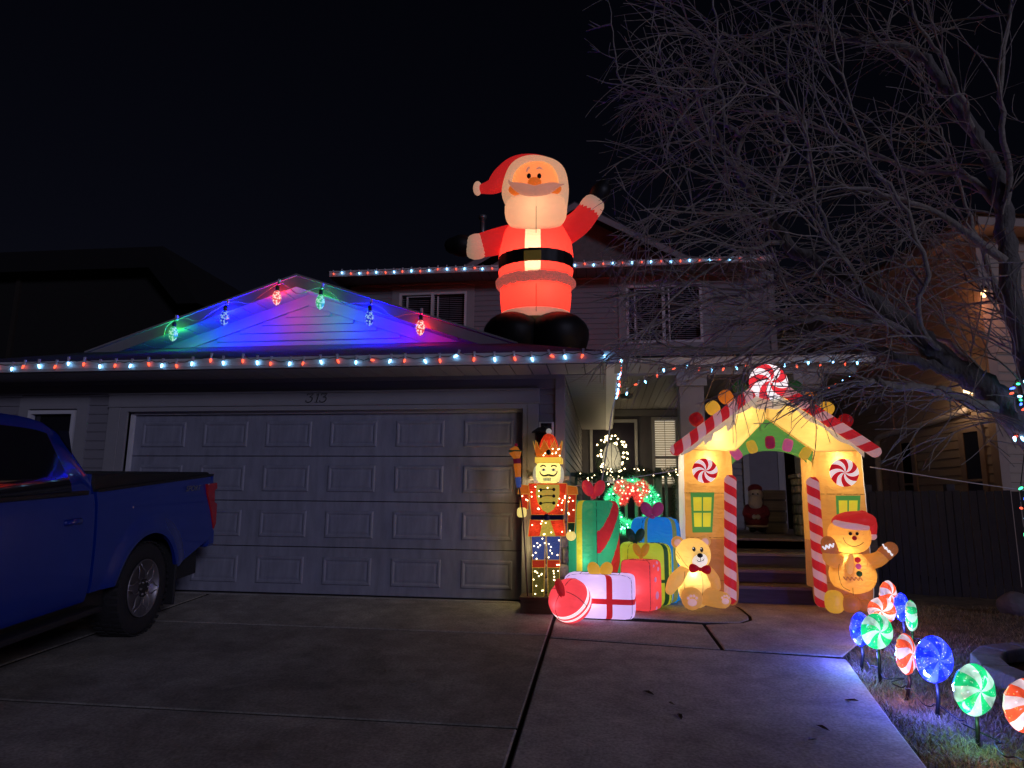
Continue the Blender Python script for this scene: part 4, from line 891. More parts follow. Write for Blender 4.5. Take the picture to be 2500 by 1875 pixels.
limb('hat', F_redd, sf, [(1335,432,YS+.08,44),(1300,424,YS+.08,46),(1262,424,YS+.06,42),(1228,437,YS+.02,30),(1203,455,YS-.04,19),(1178,461,YS-.06,12)])
blob('pompom', F_cream, sf, 1166, 460, YS-.06, 11, 18, .08)
ptw('torso_lamp', (cxs,YS-.08,at(1310,640,YS).z), 24, (1,.62,.36), sf, .08); ptw('leg_lamp', (cxs+.05,YS-.1,at(1310,722,YS).z), 18, (1,.58,.30), sf, .06)
ptw('head_lamp', at(1308,445,YS-.22), 9, (1,.80,.45), sf, .05); ptw('beard_lamp', at(1308,520,YS-.30), 3.5, (1,.70,.42), sf, .05)
# ---- inflatable gingerbread arch ---------------------------------------------
YA = .25
F_amber = fabric('arch_amber', (.74,.41,.115), .12, .62, .35, 6, gcol=(1,.45,.10)); F_brown = fabric('arch_amber_dim', (.52,.23,.085), .10, .6, .35, 6, gcol=(1,.36,.13)); F_yel = fabric('arch_yellow', (.88,.66,.26), .20, .62, .3, 5, gcol=(1,.62,.16)); F_white = fabric('arch_white', (.80,.82,.88), .16, .5, .35, 6)
F_cr = fabric('candy_red', (.62,.02,.035), .16, .5, .2, 6, gcol=(1,.05,.07)); F_cw = fabric('candy_white', (.80,.62,.66), .17, .5, .2, 6, gcol=(1,.66,.70)); F_grn = fabric('arch_green', (.09,.26,.06), .18, .5, .3, 6, gcol=(.3,.9,.2)); F_ygl = fabric('window_yellow', (.72,.66,.05), .38, .4, .15, 5, gcol=(.95,.85,.06))
F_pink = fabric('drop_pink', (.66,.10,.30), .24, .4, gcol=(1,.2,.45)); F_mag = fabric('drop_magenta', (.50,.03,.12), .18, .4); F_yd = fabric('drop_yellow', (.75,.50,.06), .26, .5, gcol=(1,.62,.08)); F_ord = fabric('drop_orange', (.80,.30,.04), .24, .5); F_grd = fabric('drop_green', (.04,.16,.05), .10, .4); F_rd = fabric('drop_red', (.55,.02,.03), .12, .4)
F_pw = fabric('mint_white', (.85,.85,.88), .42, .45, .1, 4, gcol=(1,1,1)); F_pr = fabric('mint_red', (.62,.01,.025), .20, .4, .1, 4, gcol=(1,.03,.05)); F_ice = fabric('icing', (.70,.66,.58), .20, .5, .4, 8, gcol=(.9,.85,.72))
ar = empty('inflatable_arch', (at(1890,1475,YA).x,YA,0.0), 'glowing inflatable gingerbread archway with striped candy columns over the porch steps', 'inflatable')
def wall_(ul, ur, name, inner):
    x0, x1 = at(ul,1250,YA).x, at(ur,1250,YA).x; z1 = at(1780,1092,YA).z; zc = z1/2
    fn = sell(((x0+x1)/2, YA+.27, zc), ((x1-x0)/2,.27,z1/2+.01), .16, .22, None, lambda p: (p.x*(1-.035*p.z), p.y*(1+.03*math.sin(p.z*9)), p.z), (.33,.46,.60,.75))
    mb = MB(); mb.surf(fn, 144, 90, cu=True, mf=lambda a,b: (0 if b > .46 else 2) if (.625 < a < .875 or (inner == 1 and (a < .125 or a > .875)) or (inner == -1 and .375 < a < .625)) else 1)
    dd = wloc(ar); mb.v = [(x-dd.x,y-dd.y,z-dd.z) for x,y,z in mb.v]
    split_build(mb, None, ar, {0:(name,F_amber),1:('wall_back',F_white),2:('wall_dim_half',F_brown)})  # lower half browner: fall-off of the inner lamps put into the fabric colour
    for b in (.33,.46,.60): seam(fn, [(.625+.25*i/16, b) for i in range(17)], ar, .0025, 'seam', mat('amber_seam',(.16,.06,.02),.9))
    return x0, x1, z1, fn
wl0 = wall_(1668,1797,'wall',1); wr0 = wall_(1990,2122,'wall',-1)
for (x0,x1,z1,fn), e in ((wl0,1),(wr0,1)):
    ptw('wall_lamp_inside', ((x0+x1)/2, YA+.07, z1-.13), 2.6, (1,.90,.66), ar, .02); ptw('wall_lamp_inside', ((x0+x1)/2, YA+.2, z1-.25), 5.0, (1,.78,.42), ar, .04); ptw('wall_lamp_low', ((x0+x1)/2, YA+.3, z1-.95), 0.9, (1,.6,.3), ar, .05)
def puff(c4, Y0, depth, bulge, n=20):
    """soft cushion over four (u,v) corners"""
    C4 = [at(u,v,Y0) for u,v in c4]
    mb = MB()
    def pf(a, b, y):
        p = C4[0].lerp(C4[1], a).lerp(C4[3].lerp(C4[2], a), b); return (p.x, p.y+y, p.z)
    prof_ = lambda a, b: (1-(2*a-1)**6)*(1-(2*b-1)**6)
    mb.surf(lambda a,b: pf(a,b,-bulge*prof_(a,b)), n, n); mb.surf(lambda a,b: pf(1-a,b,depth+bulge*prof_(a,b)), n, n)
    k = (n+1)*(n+1); ring_ = [i*(n+1) for i in range(n+1)]+[n*(n+1)+j for j in range(1,n+1)]+[i*(n+1)+n for i in range(n-1,-1,-1)]+[j for j in range(n-1,0,-1)]
    def mirror(i): a, b = divmod(i, n+1); return k+(n-a)*(n+1)+b
    for a, b in zip(ring_, ring_[1:]+ring_[:1]): mb.f.append((a,b,mirror(b),mirror(a))); mb.m.append(0)
    return mb
bw(puff([(1672,1099),(1796,1101),(1873,1020),(1873,944)], YA-.02, .42, .07), 'rafter', F_yel, ar); bw(puff([(1873,944),(1873,1020),(1992,1103),(2122,1101)], YA-.02, .42, .07), 'rafter', F_yel, ar)
ptw('gable_lamp', at(1748,1070,YA+.03), 2.2, (1,.92,.70), ar, .02); ptw('gable_lamp', at(1760,1065,YA+.18), 4.0, (1,.82,.45), ar, .03); ptw('gable_lamp', at(1985,1060,YA+.16), 4.5, (1,.82,.45), ar, .04); ptw('gable_lamp', at(1815,1012,YA+.05), 2.0, (1,.82,.45), ar, .03); ptw('gable_lamp', at(1925,1005,YA+.16), 3.0, (1,.82,.45), ar, .03)
# green spandrel over the opening
gm_ = MB()
def archv(u): t = (u-1886)/108; return 1098+ (1-math.sqrt(max(0,1-min(1,t*t)*.97)))*62
def topv(u): return 1104-(u-1776)*(84/97) if u < 1873 else 1020+(u-1873)*(84/121)
for yy, sgn in ((0,1),(.16,-1)):
    gm_.surf(lambda a,b: (lambda u: at(u, topv(u)+(max(topv(u)+1,archv(u))-topv(u))*b, YA+.06)+Vector((0,yy-sgn*.025*math.sin(math.pi*b)*(1 if abs(a-.5)<.49 else 0),0)))(1776+(1996-1776)*a), 44, 10)
bw(gm_, 'spandrel', F_grn, ar)
for u, v, a, mm in ((1797,1107,-.62,F_pink),(1836,1091,-.3,F_yd),(1880,1080,0,F_mag),(1923,1087,.28,F_pink),(1966,1107,.6,F_yd)):
    blob('gumdrop_tab', mm, ar, u, v, YA+.03, 12, 16, .03, rot=Matrix.Rotation(a,3,'Y'), e1=.6, e2=.8, nu=18, nv=12)
def candy(name, p0, p1, r, turns, Y0, Y1=None, rise=1.0):
    A, B = at(*p0,Y0), at(*p1,Y1 if Y1 is not None else Y0); L_ = (B-A).length; ax = (B-A).normalized(); s_ = ax.orthogonal().normalized(); t_ = ax.cross(s_)
    n_ = 24; m_ = int(turns*2*6); root_ = empty(name, (0,0,0)); root_.parent = ar; root_.location = A-wloc(ar)
    mb = MB()
    def fn(a, b):
        th = 2*math.pi*a; t = b*(1+rise/turns)-rise/turns*a; t = min(1,max(0,t))
        e = min(t*L_, (1-t)*L_); rr = r*(1-.55*max(0,1-e/(r*.8))**2)
        return A+ax*(t*L_)+(s_*math.cos(th)+t_*math.sin(th))*rr
    mb.surf(fn, n_, m_*2, mf=lambda a,b: int(b*(turns*2+rise*2)) % 2)
    dd = wloc(root_); mb.v = [(x-dd.x,y-dd.y,z-dd.z) for x,y,z in mb.v]
    return split_build(mb, None, root_, {0:('white_stripe',F_cw),1:('red_stripe',F_cr)})
candy('candy_column', (1783,1474), (1783,1160), .066, 7, YA-.06); candy('candy_column', (2007,1482), (1983,1165), .066, 7, YA-.06)
candy('candy_beam', (1640,1106), (1866,938), .066, 6, YA-.12, YA-.05); candy('candy_beam', (1886,934), (2148,1110), .066, 6, YA-.05, YA-.12)
def mint(u, v, Y, rpx, sw, wedges, parent, th=.05, name='peppermint', mats=None):
    c = at(u,v,Y); r = rpx*mpp(Y,u,v); root_ = empty(name, (0,0,0)); root_.parent = parent; root_.location = c-wloc(parent); mb = MB(); nu = wedges*2*6
    for sgn in (1,-1):
        def fn(a, b):
            a2 = 2*math.pi*a+sw*b; rr = r*b; y = -th*math.sqrt(max(0,1-b**2.6)) if sgn > 0 else th*math.sqrt(max(0,1-b**2.6)); return (rr*math.cos(a2), y, rr*math.sin(a2))
        mb.surf(fn, nu, 12, cu=True, mf=lambda a,b: int(a*wedges*2) % 2)
    a_, b_ = mats or (F_pw, F_pr)
    return split_build(mb, None, root_, {0:('white_wedge',a_),1:('red_wedge',b_)})
mint(1876,934,YA-.1,46,1.0,5,ar,.10,mats=(fabric('top_mint_white',(.85,.86,.9),.85,.4,.1,4,gcol=(.95,.97,1)),fabric('top_mint_red',(.7,.02,.04),.55,.4,.1,4,gcol=(1,.05,.07)))); mint(1721,1149,YA-.035,30,.95,6,ar,.025); mint(2061,1154,YA-.035,34,.95,6,ar,.025)
for u, v, mm in ((1700,1024,F_rd),(1740,996,F_yd),(1772,969,F_ord),(1806,946,F_grd),(1940,946,F_grd),(1982,970,F_ord),(2018,998,F_yd),(2064,1028,F_rd)):
    blob('roof_gumdrop', mm, ar, u, v, YA+.05, 17, 17, .08, e1=.8, rot=Matrix.Rotation(-.6 if u < 1873 else .6,3,'Y'))
# icing drips under the beam
ic = MB(); n_ = 48
drip = lambda t: 10+8*abs(math.sin(t*9.5))+ (16 if abs(t-.33)<.05 else 0)+(20 if abs(t-.6)<.05 else 0)
for sgn, A, B in ((1,(1662,1094),(1866,944)),(-1,(1884,944),(2110,1094))):
    ic.surf(lambda a,b: at(A[0]+(B[0]-A[0])*a, A[1]+(B[1]-A[1])*a+8+b*(drip(a) if sgn > 0 else 12+4*math.sin(a*20)), YA-.10-.02*math.sin(math.pi*b)), n_, 4)
bw(ic, 'icing', F_ice, ar)
blob('icing_peak', F_ice, ar, 1873, 975, YA-.075, 40, 22, .06, warp=lambda p: (p.x, p.y, p.z-abs(p.x)*.3))
def awin(u0, u1, v0, v1, Y, lean=5):
    wn_ = empty('printed_window', (0,0,0)); wn_.parent = ar; wn_.location = at((u0+u1)/2,(v0+v1)/2,Y)-wloc(ar)
    def quad(a0,a1,b0,b1,name,m,dy):
        pts_ = [(u0+(u1-u0)*a+(lean*(1-2*a)*b), v0+(v1-v0)*b) for a,b in ((a0,b0),(a1,b0),(a1,b1),(a0,b1))]
        bw(MB().prism([at(u,v,Y+dy) for u,v in pts_], (0,.012,0)), name, m, wn_, smooth=False)
    for a0,a1,b0,b1 in ((0,1,0,.12),(0,1,.86,1),(0,.1,.12,.86),(.9,1,.12,.86),(.47,.53,.12,.86),(.1,.9,.46,.51)): quad(a0,a1,b0,b1,'frame',F_grn,-.006)
    for a0,a1,b0,b1 in ((.1,.47,.12,.46),(.53,.9,.12,.46),(.1,.47,.51,.86),(.53,.9,.51,.86)): quad(a0,a1,b0,b1,'pane',F_ygl,0)
awin(1686,1744,1202,1300,YA-.018); awin(2041,2101,1210,1308,YA-.018)
# ---- gingerbread figure -------------------------------------------------------
YG = -.08
F_gb = fabric('gingerbread', (.80,.48,.13), .19, .62, .4, 8, gcol=(1,.50,.10)); F_gbd = fabric('gingerbread_dark', (.52,.23,.08), .13, .5, .4, 8, gcol=(1,.36,.12)); F_hat = fabric('hat_bright_red', (.60,.02,.03), .22, .5, .3, 7, gcol=(1,.06,.06))
gbr = empty('inflatable_gingerbread_figure', (at(2078,1490,YG).x,YG,zt(YG)), 'inflatable gingerbread figure in a red pompom hat beside the arch', 'inflatable')
blob('body', F_gb, gbr, 2081, 1398, YG, 52, 50, .20, e1=.85, e2=.9, warp=lambda p: (p.x*(1.02-.22*p.z/.22 if p.z > 0 else 1.02), p.y, p.z), nu=32, nv=20)
blob('head', F_gb, gbr, 2073, 1308, YG-.02, 48, 42, .19, e1=.85, e2=.9, nu=32, nv=20)
limb('leg', F_gbd, gbr, [(2062,1438,YG,22),(2062,1462,YG,22)]); limb('leg', F_gbd, gbr, [(2106,1438,YG,22),(2106,1470,YG,22)])
blob('foot', F_gbd, gbr, 2076, 1474, YG-.16, 23, 21, .13); blob('foot', F_gbd, gbr, 2112, 1478, YG-.10, 20, 14, .14)
limb('arm', F_gb, gbr, [(2052,1375,YG-.05,18),(2030,1362,YG-.1,19),(2026,1350,YG-.1,17)]); limb('hand', F_gbd, gbr, [(2026,1342,YG-.1,20),(2022,1326,YG-.1,17)])
limb('arm', F_gb, gbr, [(2110,1375,YG-.05,20),(2140,1367,YG-.07,18),(2152,1360,YG-.07,17)]); limb('hand', F_gbd, gbr, [(2160,1352,YG-.07,18),(2174,1340,YG-.07,17)])
zig = lambda u0,v0,u1,v1,Y,n: [(u0+(u1-u0)*i/n+(3 if i%2 else -3)*.4, v0+(v1-v0)*i/n+(4 if i%2 else -4), Y) for i in range(n+1)]
stroke_t('icing_line', F_pw, gbr, zig(2009,1338,2036,1330,YG-.195,6), .008); stroke_t('icing_line', F_pw, gbr, zig(2156,1332,2180,1356,YG-.165,6), .008)
blob('hat', F_hat, gbr, 2084, 1272, YG-.02, 50, 24, .2, warp=lambda p: (p.x, p.y, p.z+.05*p.x)); limb('hat_tail', F_hat, gbr, [(2105,1268,YG-.03,22),(2124,1278,YG-.05,16),(2130,1298,YG-.06,10)])
limb('hat_brim', F_cw, gbr, [(2040,1276,YG-.13,7),(2062,1282,YG-.20,8),(2090,1286,YG-.21,8),(2116,1288,YG-.16,7)]); blob('pompom', F_cw, gbr, 2131, 1309, YG-.06, 9, 9)
for u in (2076,2092): blob('eye', M_eye, gbr, u, 1303, YG-.20, 4.2, 4.2, .02)
blob('nose', F_rd, gbr, 2086, 1314, YG-.21, 5.5, 5.5, .03)
stroke_t('smile', M_seam, gbr, [(2058,1312,YG-.20),(2066,1326,YG-.205),(2082,1334,YG-.205),(2098,1331,YG-.205),(2108,1324,YG-.195)], .004)
for v, mm in ((1367,F_hat),(1383,F_pink),(1401,F_grd)): blob('button', mm, gbr, 2094+(v-1367)*.12, v, YG-.205, 7, 7, .02)
stroke_t('icing_line', F_gbd, gbr, zig(2060,1412,2105,1414,YG-.2,9), .005); limb('belly_patch', F_yel, gbr, [(2078,1360,YG-.155,7),(2075,1385,YG-.16,10),(2075,1408,YG-.15,8)])
ptw('body_lamp', at(2072,1372,YG-.11), 1.3, (1,.9,.6), gbr, .02); ptw('belly_lamp', at(2078,1390,YG), 1.6, (1,.75,.35), gbr, .03); ptw('head_lamp', at(2068,1330,YG-.08), 1.5, (1,.8,.4), gbr, .03)
gdp = empty('inflatable_gumdrop', (at(2038,1495,YG-.1).x,YG-.1,zt(-.2)), 'small plain yellow inflatable gumdrop at the feet of the gingerbread figure', 'inflatable')
blob('gumdrop', F_yd, gdp, 2037, 1469, YG-.12, 22, 27, .11, e1=.75)
# ---- teddy bear --------------------------------------------------------------
YB = -.02
F_bear = fabric('bear_yellow', (.84,.62,.24), .22, .6, .35, 9, gcol=(1,.66,.20)); F_beard2 = fabric('bear_tan', (.76,.52,.18), .18, .55, .35, 9, gcol=(1,.55,.16)); F_pad = fabric('paw_pad', (.74,.50,.48), .26, .4, gcol=(1,.66,.62)); F_bow = fabric('bow_red', (.55,.01,.02), .15, .4)
be = empty('inflatable_teddy_bear', (at(1700,1480,YB).x,YB,zt(YB)), 'sitting yellow inflatable teddy bear with red bow tie leaning on the gifts', 'inflatable')
blob('body', F_bear, be, 1697, 1432, YB, 41, 50, .19, e1=.9, nu=32, nv=20); blob('head', F_bear, be, 1692, 1353, YB-.02, 42, 38, .18, e1=.9, nu=32, nv=20)
for u, v in ((1654,1324),(1720,1322)):
    blob('ear', F_beard2, be, u, v, YB, 15, 15, .05); blob('inner_ear', F_pad, be, u+1, v+1, YB-.045, 9, 9, .02)
blob('muzzle', F_pw, be, 1707, 1367, YB-.16, 20, 18, .06); blob('nose', M_eye, be, 1709, 1356, YB-.215, 7, 5.5, .02)
stroke_t('mouth', M_eye, be, [(1710,1361,YB-.225),(1710,1369,YB-.225)], .003); stroke_t('mouth', M_eye, be, [(1701,1366,YB-.215),(1705,1371,YB-.222),(1711,1370,YB-.225),(1717,1368,YB-.222),(1719,1363,YB-.21)], .0035)
for u, v in ((1694,1341),(1713,1342)):
    blob('eye', M_eye, be, u, v, YB-.185, 4, 6, .02); blob('eye_glint', F_pw, be, u-1.5, v-2.5, YB-.205, 1.3, 1.5, .006)
for s in (-1,1): blob('bow_tie', F_bow, be, 1709+s*14, 1389+s*1.5, YB-.20, 13, 12, .03, warp=lambda p: (p.x, p.y, p.z*(.55+.6*abs(p.x*s+.05)/.1)))
blob('bow_knot', F_bow, be, 1709, 1390, YB-.225, 4.5, 5, .03)
limb('arm', F_bear, be, [(1668,1398,YB-.06,17),(1648,1418,YB-.1,17),(1636,1440,YB-.12,12)]); limb('arm', F_beard2, be, [(1728,1398,YB-.05,16),(1742,1415,YB-.07,15),(1748,1432,YB-.08,12)])
limb('leg', F_beard2, be, [(1690,1455,YB-.1,26),(1689,1464,YB-.25,25)]); limb('leg', F_beard2, be, [(1718,1452,YB-.08,24),(1748,1462,YB-.16,21),(1764,1465,YB-.2,20)])
for u, v, Y_, k in ((1690,1466,YB-.365,1.0),(1771,1464,YB-.31,.8)):
    blob('paw_pad', F_pad, be, u, v+5*k, Y_, 11*k, 9*k, .015)
    for du, dv in ((-10,-6),(-3.5,-11),(4,-11),(10.5,-6)): blob('toe_pad', F_pad, be, u+du*k, v+dv*k, Y_+.003, 3.4*k, 3.6*k, .012)
for pp_ in ([(1652,1345,YB-.13),(1668,1370,YB-.165),(1680,1385,YB-.16)],[(1660,1365,YB-.13),(1650,1352,YB-.10)],[(1672,1395,YB-.13),(1670,1425,YB-.165),(1676,1455,YB-.16)]): stroke_t('seam', mat('bear_seam',(.22,.13,.03),.9), be, pp_, .0025)
for pp_ in ([(2050,1348,YG-.12),(2078,1353,YG-.17),(2108,1350,YG-.14)],[(2052,1365,YG-.15),(2047,1395,YG-.15),(2056,1430,YG-.16),(2075,1442,YG-.15)],[(2082,1436,YG-.17),(2084,1462,YG-.13)]): stroke_t('seam', mat('gingerbread_seam',(.20,.09,.02),.9), gbr, pp_, .0025)
for v0, v1 in ((1398,1475),): stroke_t('seam', mat('bear_seam',(.22,.13,.03),.9), be, [(1712,v0,YB-.165),(1716,1425,YB-.20),(1715,1450,YB-.195),(1708,1472,YB-.13)], .0025)
ptw('body_lamp', at(1694,1404,YB-.12), 1.1, (1,.92,.66), be, .02); ptw('belly_lamp', at(1690,1425,YB), 1.4, (1,.84,.45), be, .03); ptw('head_lamp', at(1680,1362,YB-.04), 1.1, (1,.84,.45), be, .03)
# ---- gifts --------------------------------------------------------------------
def gift(label, u, v0, v1, Y, wx, wy, rz, skin, e=(.22,.24), light=2., lcol=(1,.9,.8), regions=None, spec=None, seams=True, bow=None, nu=64, nv=40, lean=0, shape=None):
    b0 = at(u,v1,Y); z0 = zt(Y); z1 = at(u,v0,Y).z; h = z1-z0
    root_ = empty('inflatable_gift', (b0.x,Y,z0), label, 'inflatable gift', 'pile of glowing inflatable gifts')
    fn = sell((b0.x,Y,z0+h/2),(wx/2,wy/2,h/2),e[0],e[1],rotz(rz),shape,(.25,.76))
    nu = max(nu,144); nv = max(nv,80); mb = MB(); mb.surf(fn, nu, nv, cu=True, mf=regions or (lambda a,b: 0)); dd = wloc(root_); mb.v = [(x-dd.x,y-dd.y,z-dd.z) for x,y,z in mb.v]
    sp_ = {0:('wrapping',skin)}; sp_.update(spec or {}); split_build(mb, None, root_, sp_)
    if seams:
        for a in (.125,.375,.625,.875): seam(fn, [(a,.06+.88*i/30) for i in range(31)], root_, .003)
        seam(fn, [(i/64,.86) for i in range(65)], root_, .003)
    if bow:
        bu, bv, bw_, bh, bm, bY = bow; bn = empty('bow', (0,0,0)); bn.parent = root_
        for s in (-1,1): blob('bow_loop', bm, bn, bu+s*bw_*.27, bv-bh*.1, bY, bw_*.27, bh*.52, .045, rot=Matrix.Rotation(s*.45,3,'Y'))
        blob('bow_knot', bm, bn, bu, bv+bh*.42, bY-.01, bw_*.14, bh*.16, .03)
    ptw('gift_lamp', (b0.x,Y-.02,z0+h*.55), light*.7, lcol, root_, .04); ptw('gift_lamp', (b0.x-wx*.12,Y-wy*.30,z0+h*.42), light*.32, (1,1,1), root_, .02)
    return root_, fn
F_gg = fabric('gift_green', (.03,.26,.13), .17, .62, .35, 6, gcol=(.05,.62,.32)); F_gy = fabric('ribbon_yellow', (.60,.50,.05), .20, .5, gcol=(.85,.72,.04)); F_gr = fabric('gift_red', (.60,.05,.07), .28, .6, .3, 7, gcol=(1,.10,.12)); F_gb2 = fabric('gift_blue', (.01,.22,.66), .30, .6, .25, 6, gcol=(.02,.30,1)); F_gyl = fabric('gift_yellow', (.58,.62,.05), .24, .6, .3, 7, gcol=(.80,.86,.05)); F_li = fabric('gift_lilac', (.60,.48,.76), .42, .6, .25, 6, gcol=(.78,.60,1)); F_rr = fabric('ribbon_red', (.55,.02,.03), .26, .4); F_dg = fabric('ribbon_green', (.02,.10,.04), .16, .4); F_ol = fabric('ribbon_olive', (.26,.32,.12), .24, .4); F_bdg = fabric('bow_dark_green', (.02,.07,.05), .12, .3); F_bm = fabric('bow_plum', (.38,.05,.20), .22, .4); F_bo = fabric('bow_orange', (.55,.28,.03), .30, .4); F_brd = fabric('bow_bright_red', (.62,.04,.07), .28, .4); F_ld = fabric('dot_lilac', (.60,.30,.62), .34, .4)
def rg_(a, b):                                   # yellow band on one face, red swirl on the other
    if .458 < a < .505: return 1
    if .625 < a < .875:
        t = (a-.625)/.25; y = (b-.25)/.5 if b < .75 else 1+(b-.75)*.2
        for o_, g_ in ((.10,.50),(.60,.50)):
            if abs(y-(o_+t**1.7*g_)) < .105+.03*t: return 2
    return 0
gift('tall green inflatable gift with red swirl stripe and red bow beside the toy soldier', 1452, 1222, 1470, .12, .44, .44, R(52)+.0, F_gg, (.2,.26), 3.2, (.9,1,.85), rg_, {1:('ribbon',F_gy),2:('swirl',F_rr)}, True, (1449,1196,50,40,F_brd,.0), nu=176, nv=160)
def rb(a, b):
    if abs(a-.825) < .012 or abs(a-.655) < .011: return 1
    return 0
gift('blue inflatable gift with olive ribbons and plum bow behind the yellow one', 1604, 1262, 1474, .42, .50, .46, R(14), F_gb2, (.3,.34), 2.6, (.7,.9,1), rb, {1:('ribbon',F_ol)}, True, (1592,1247,50,36,F_bm,.25), nu=80)
def ry(a, b): return 1 if (abs(a-.84) < .012 or (abs(b-.45) < .016 and .80 < a < .9)) else 0
gift('yellow inflatable gift with dark green band half hidden behind the red spotted one', 1577, 1324, 1472, .20, .52, .44, R(10), F_gyl, (.26,.3), 1.8, (1,1,.8), ry, {1:('ribbon',F_dg)}, True, (1551,1310,40,34,F_bdg,.0), nu=100, nv=60)
red_, fnr = gift('red inflatable gift with lilac spots and orange bow in front of the yellow one', 1567, 1366, 1488, -.12, .35, .34, R(-25), F_gr, (.2,.24), 1.9, (1,.8,.75), None, None, True, (1565,1346,34,34,F_bo,-.16))
for a, b, r_ in ((1.0,.40,.045),(.97,.56,.030),(1.03,.66,.026),(1.02,.73,.02),(.99,.27,.022),(.94,.70,.016)):
    p = fnr(a,b); nn_ = rotz(R(-25)) @ Vector((1,0,0)); bw(MB().lathe([(0,.006),(r_*.8,.005),(r_,0),(r_,-.004)],18,p,ax=nn_,sx=.9), 'spot', F_ld, red_)
def rl_(a, b): return 1 if (abs(a-.79) < .012 or abs(b-.46) < .030) else 0
gift('low lilac inflatable gift with red crossed ribbon and yellow bow near the walk edge', 1466, 1400, 1512, -.50, .70, .44, R(-4), F_li, (.22,.22), 2.0, (.95,.9,1), rl_, {1:('ribbon',F_rr)}, True, (1465,1394,56,36,F_yd,-.55), nu=110, nv=50)
# round striped gift lying on its side
YR = -.80; cR = at(1392,1467,YR); rR = 52*mpp(YR,1392,1467)
rgt = empty('inflatable_gift', (cR.x,YR,zt(YR)), 'round red inflatable gift with white stripes lying on its side nearest the driveway', 'inflatable gift', 'pile of glowing inflatable gifts')
axr = Vector((-.42,-.62,.62)).normalized(); qr = Vector((0,0,1)).rotation_difference(axr)
cR = Vector((cR.x, YR, zt(YR)+rR*.98))
def fr_(a, b):
    ph = math.pi*(b-.5)*.9999; th = 2*math.pi*a; rr = abs(math.cos(ph))**.55; p = Vector((rR*rr*math.cos(th), rR*rr*math.sin(th), rR*.80*math.copysign(abs(math.sin(ph))**.9, math.sin(ph)))); return cR+qr.to_matrix() @ p
mb = MB(); mb.surf(fr_, 48, 48, cu=True, mf=lambda a,b: 1 if (.50 < b < .555 or .395 < b < .45) else 0); dd = wloc(rgt); mb.v = [(x-dd.x,y-dd.y,z-dd.z) for x,y,z in mb.v]
split_build(mb, None, rgt, {0:('wrapping',F_gr),1:('stripe',F_pw)})
for a0_ in (0,.25,.5,.75): seam(fr_, [(a0_+.13,.47+.5*i/24) for i in range(25)], rgt, .003)
bn = cR+axr*rR*.86; lp_ = MB()
for s in (-1,1): lp_.surf(sell(bn+qr.to_matrix() @ Vector((s*.012,.0,.03)), (.02,.10,.075), 1,1, qr.to_matrix()), 16, 12, cu=True)
bw(lp_, 'bow', F_rr, rgt); ptw('gift_lamp', cR+Vector((-.12,-.12,-.03)), .35, (1,.95,.95), rgt, .02); ptw('gift_lamp', cR, 1.4, (1,.85,.8), rgt, .04)
# ---- lit toy soldier ------------------------------------------------------------
YN = -.34
N_red = fabric('soldier_red', (.62,.05,.025), .16, .5, .3, 18, gcol=(1,.11,.03)); N_or = fabric('soldier_orange', (.70,.24,.03), .18, .5, .3, 18, gcol=(1,.33,.04)); N_yel = fabric('soldier_yellow', (.84,.66,.10), .40, .5, .2, 10, gcol=(1,.78,.12)); N_face = fabric('soldier_face', (.84,.78,.36), .42, .5, .1, 8, gcol=(1,.92,.38)); N_gold = fabric('soldier_gold', (.46,.38,.07), .30, .5, .5, 25, gcol=(.9,.75,.12)); N_blue = fabric('soldier_blue', (.05,.09,.30), .13, .4, .6, 40, gcol=(.18,.30,1)); N_blk = fabric('soldier_boot', (.10,.09,.02), .05, .5, .5, 25, gcol=(1,.8,.15)); N_grn = fabric('soldier_green', (.02,.08,.03), .12, .4); N_hair = fabric('soldier_hair', (.70,.70,.66), .22, .4, .6, 30); N_navy = mat('soldier_belt', (.01,.012,.05), .4, .2, 15); N_wire = mat('gold_wire', (.75,.52,.08), .35, .1, emit=.25, ecol=(1,.6,.1)); N_skinb = fabric('soldier_glove', (.84,.74,.30), .45, .5, gcol=(1,.86,.32))
nu_b = at(1316,1490,YN)
nk = empty('lit_toy_soldier', (nu_b.x,YN,zt(YN)), 'lit crowned toy soldier in red coat holding a staff beside the garage door', 'decoration')
def pbx(name, m, parent, c4, Y, d, edges=True, bev=.006):
    """block over a four-cornered outline (u,v) with depth d, gold wire along its front edges"""
    A = [at(u,v,Y) for u,v in c4]; B = [p+Vector((0,d,0)) for p in A]
    mb = MB(); mb.hexa([A[0],A[1],B[1],B[0],A[3],A[2],B[2],B[3]]); o = bw(mb, name, m, parent, smooth=False, bevel=bev)
    if edges:
        w_ = MB()
        for p, q in ((A[0],A[1]),(A[1],A[2]),(A[2],A[3]),(A[3],A[0])): w_.tube([p+Vector((0,-.002,0)),q+Vector((0,-.002,0))], .0026, 4)
        bw(w_, 'wire_edge', N_wire, o if False else parent)
    return o
bs = at(1272,1462,YN-.1); be_ = at(1366,1462,YN-.1)
bw(MB().box(bs.x,be_.x,YN-.16,YN+.16,zt(YN-.16)-.01,at(1310,1463,YN-.1).z), 'base', mat('wood_block',(.07,.06,.035),.8,.3,12,.4,40,stretch=(.5,5,5)), nk, smooth=False, bevel=.008)
bw(MB().box(bs.x-.012,be_.x+.012,YN-.17,YN+.17,at(1310,1463,YN-.1).z+.001,at(1310,1457,YN-.1).z), 'base_board', mat('wood_top',(.09,.05,.035),.7,.25,14), nk, smooth=False)
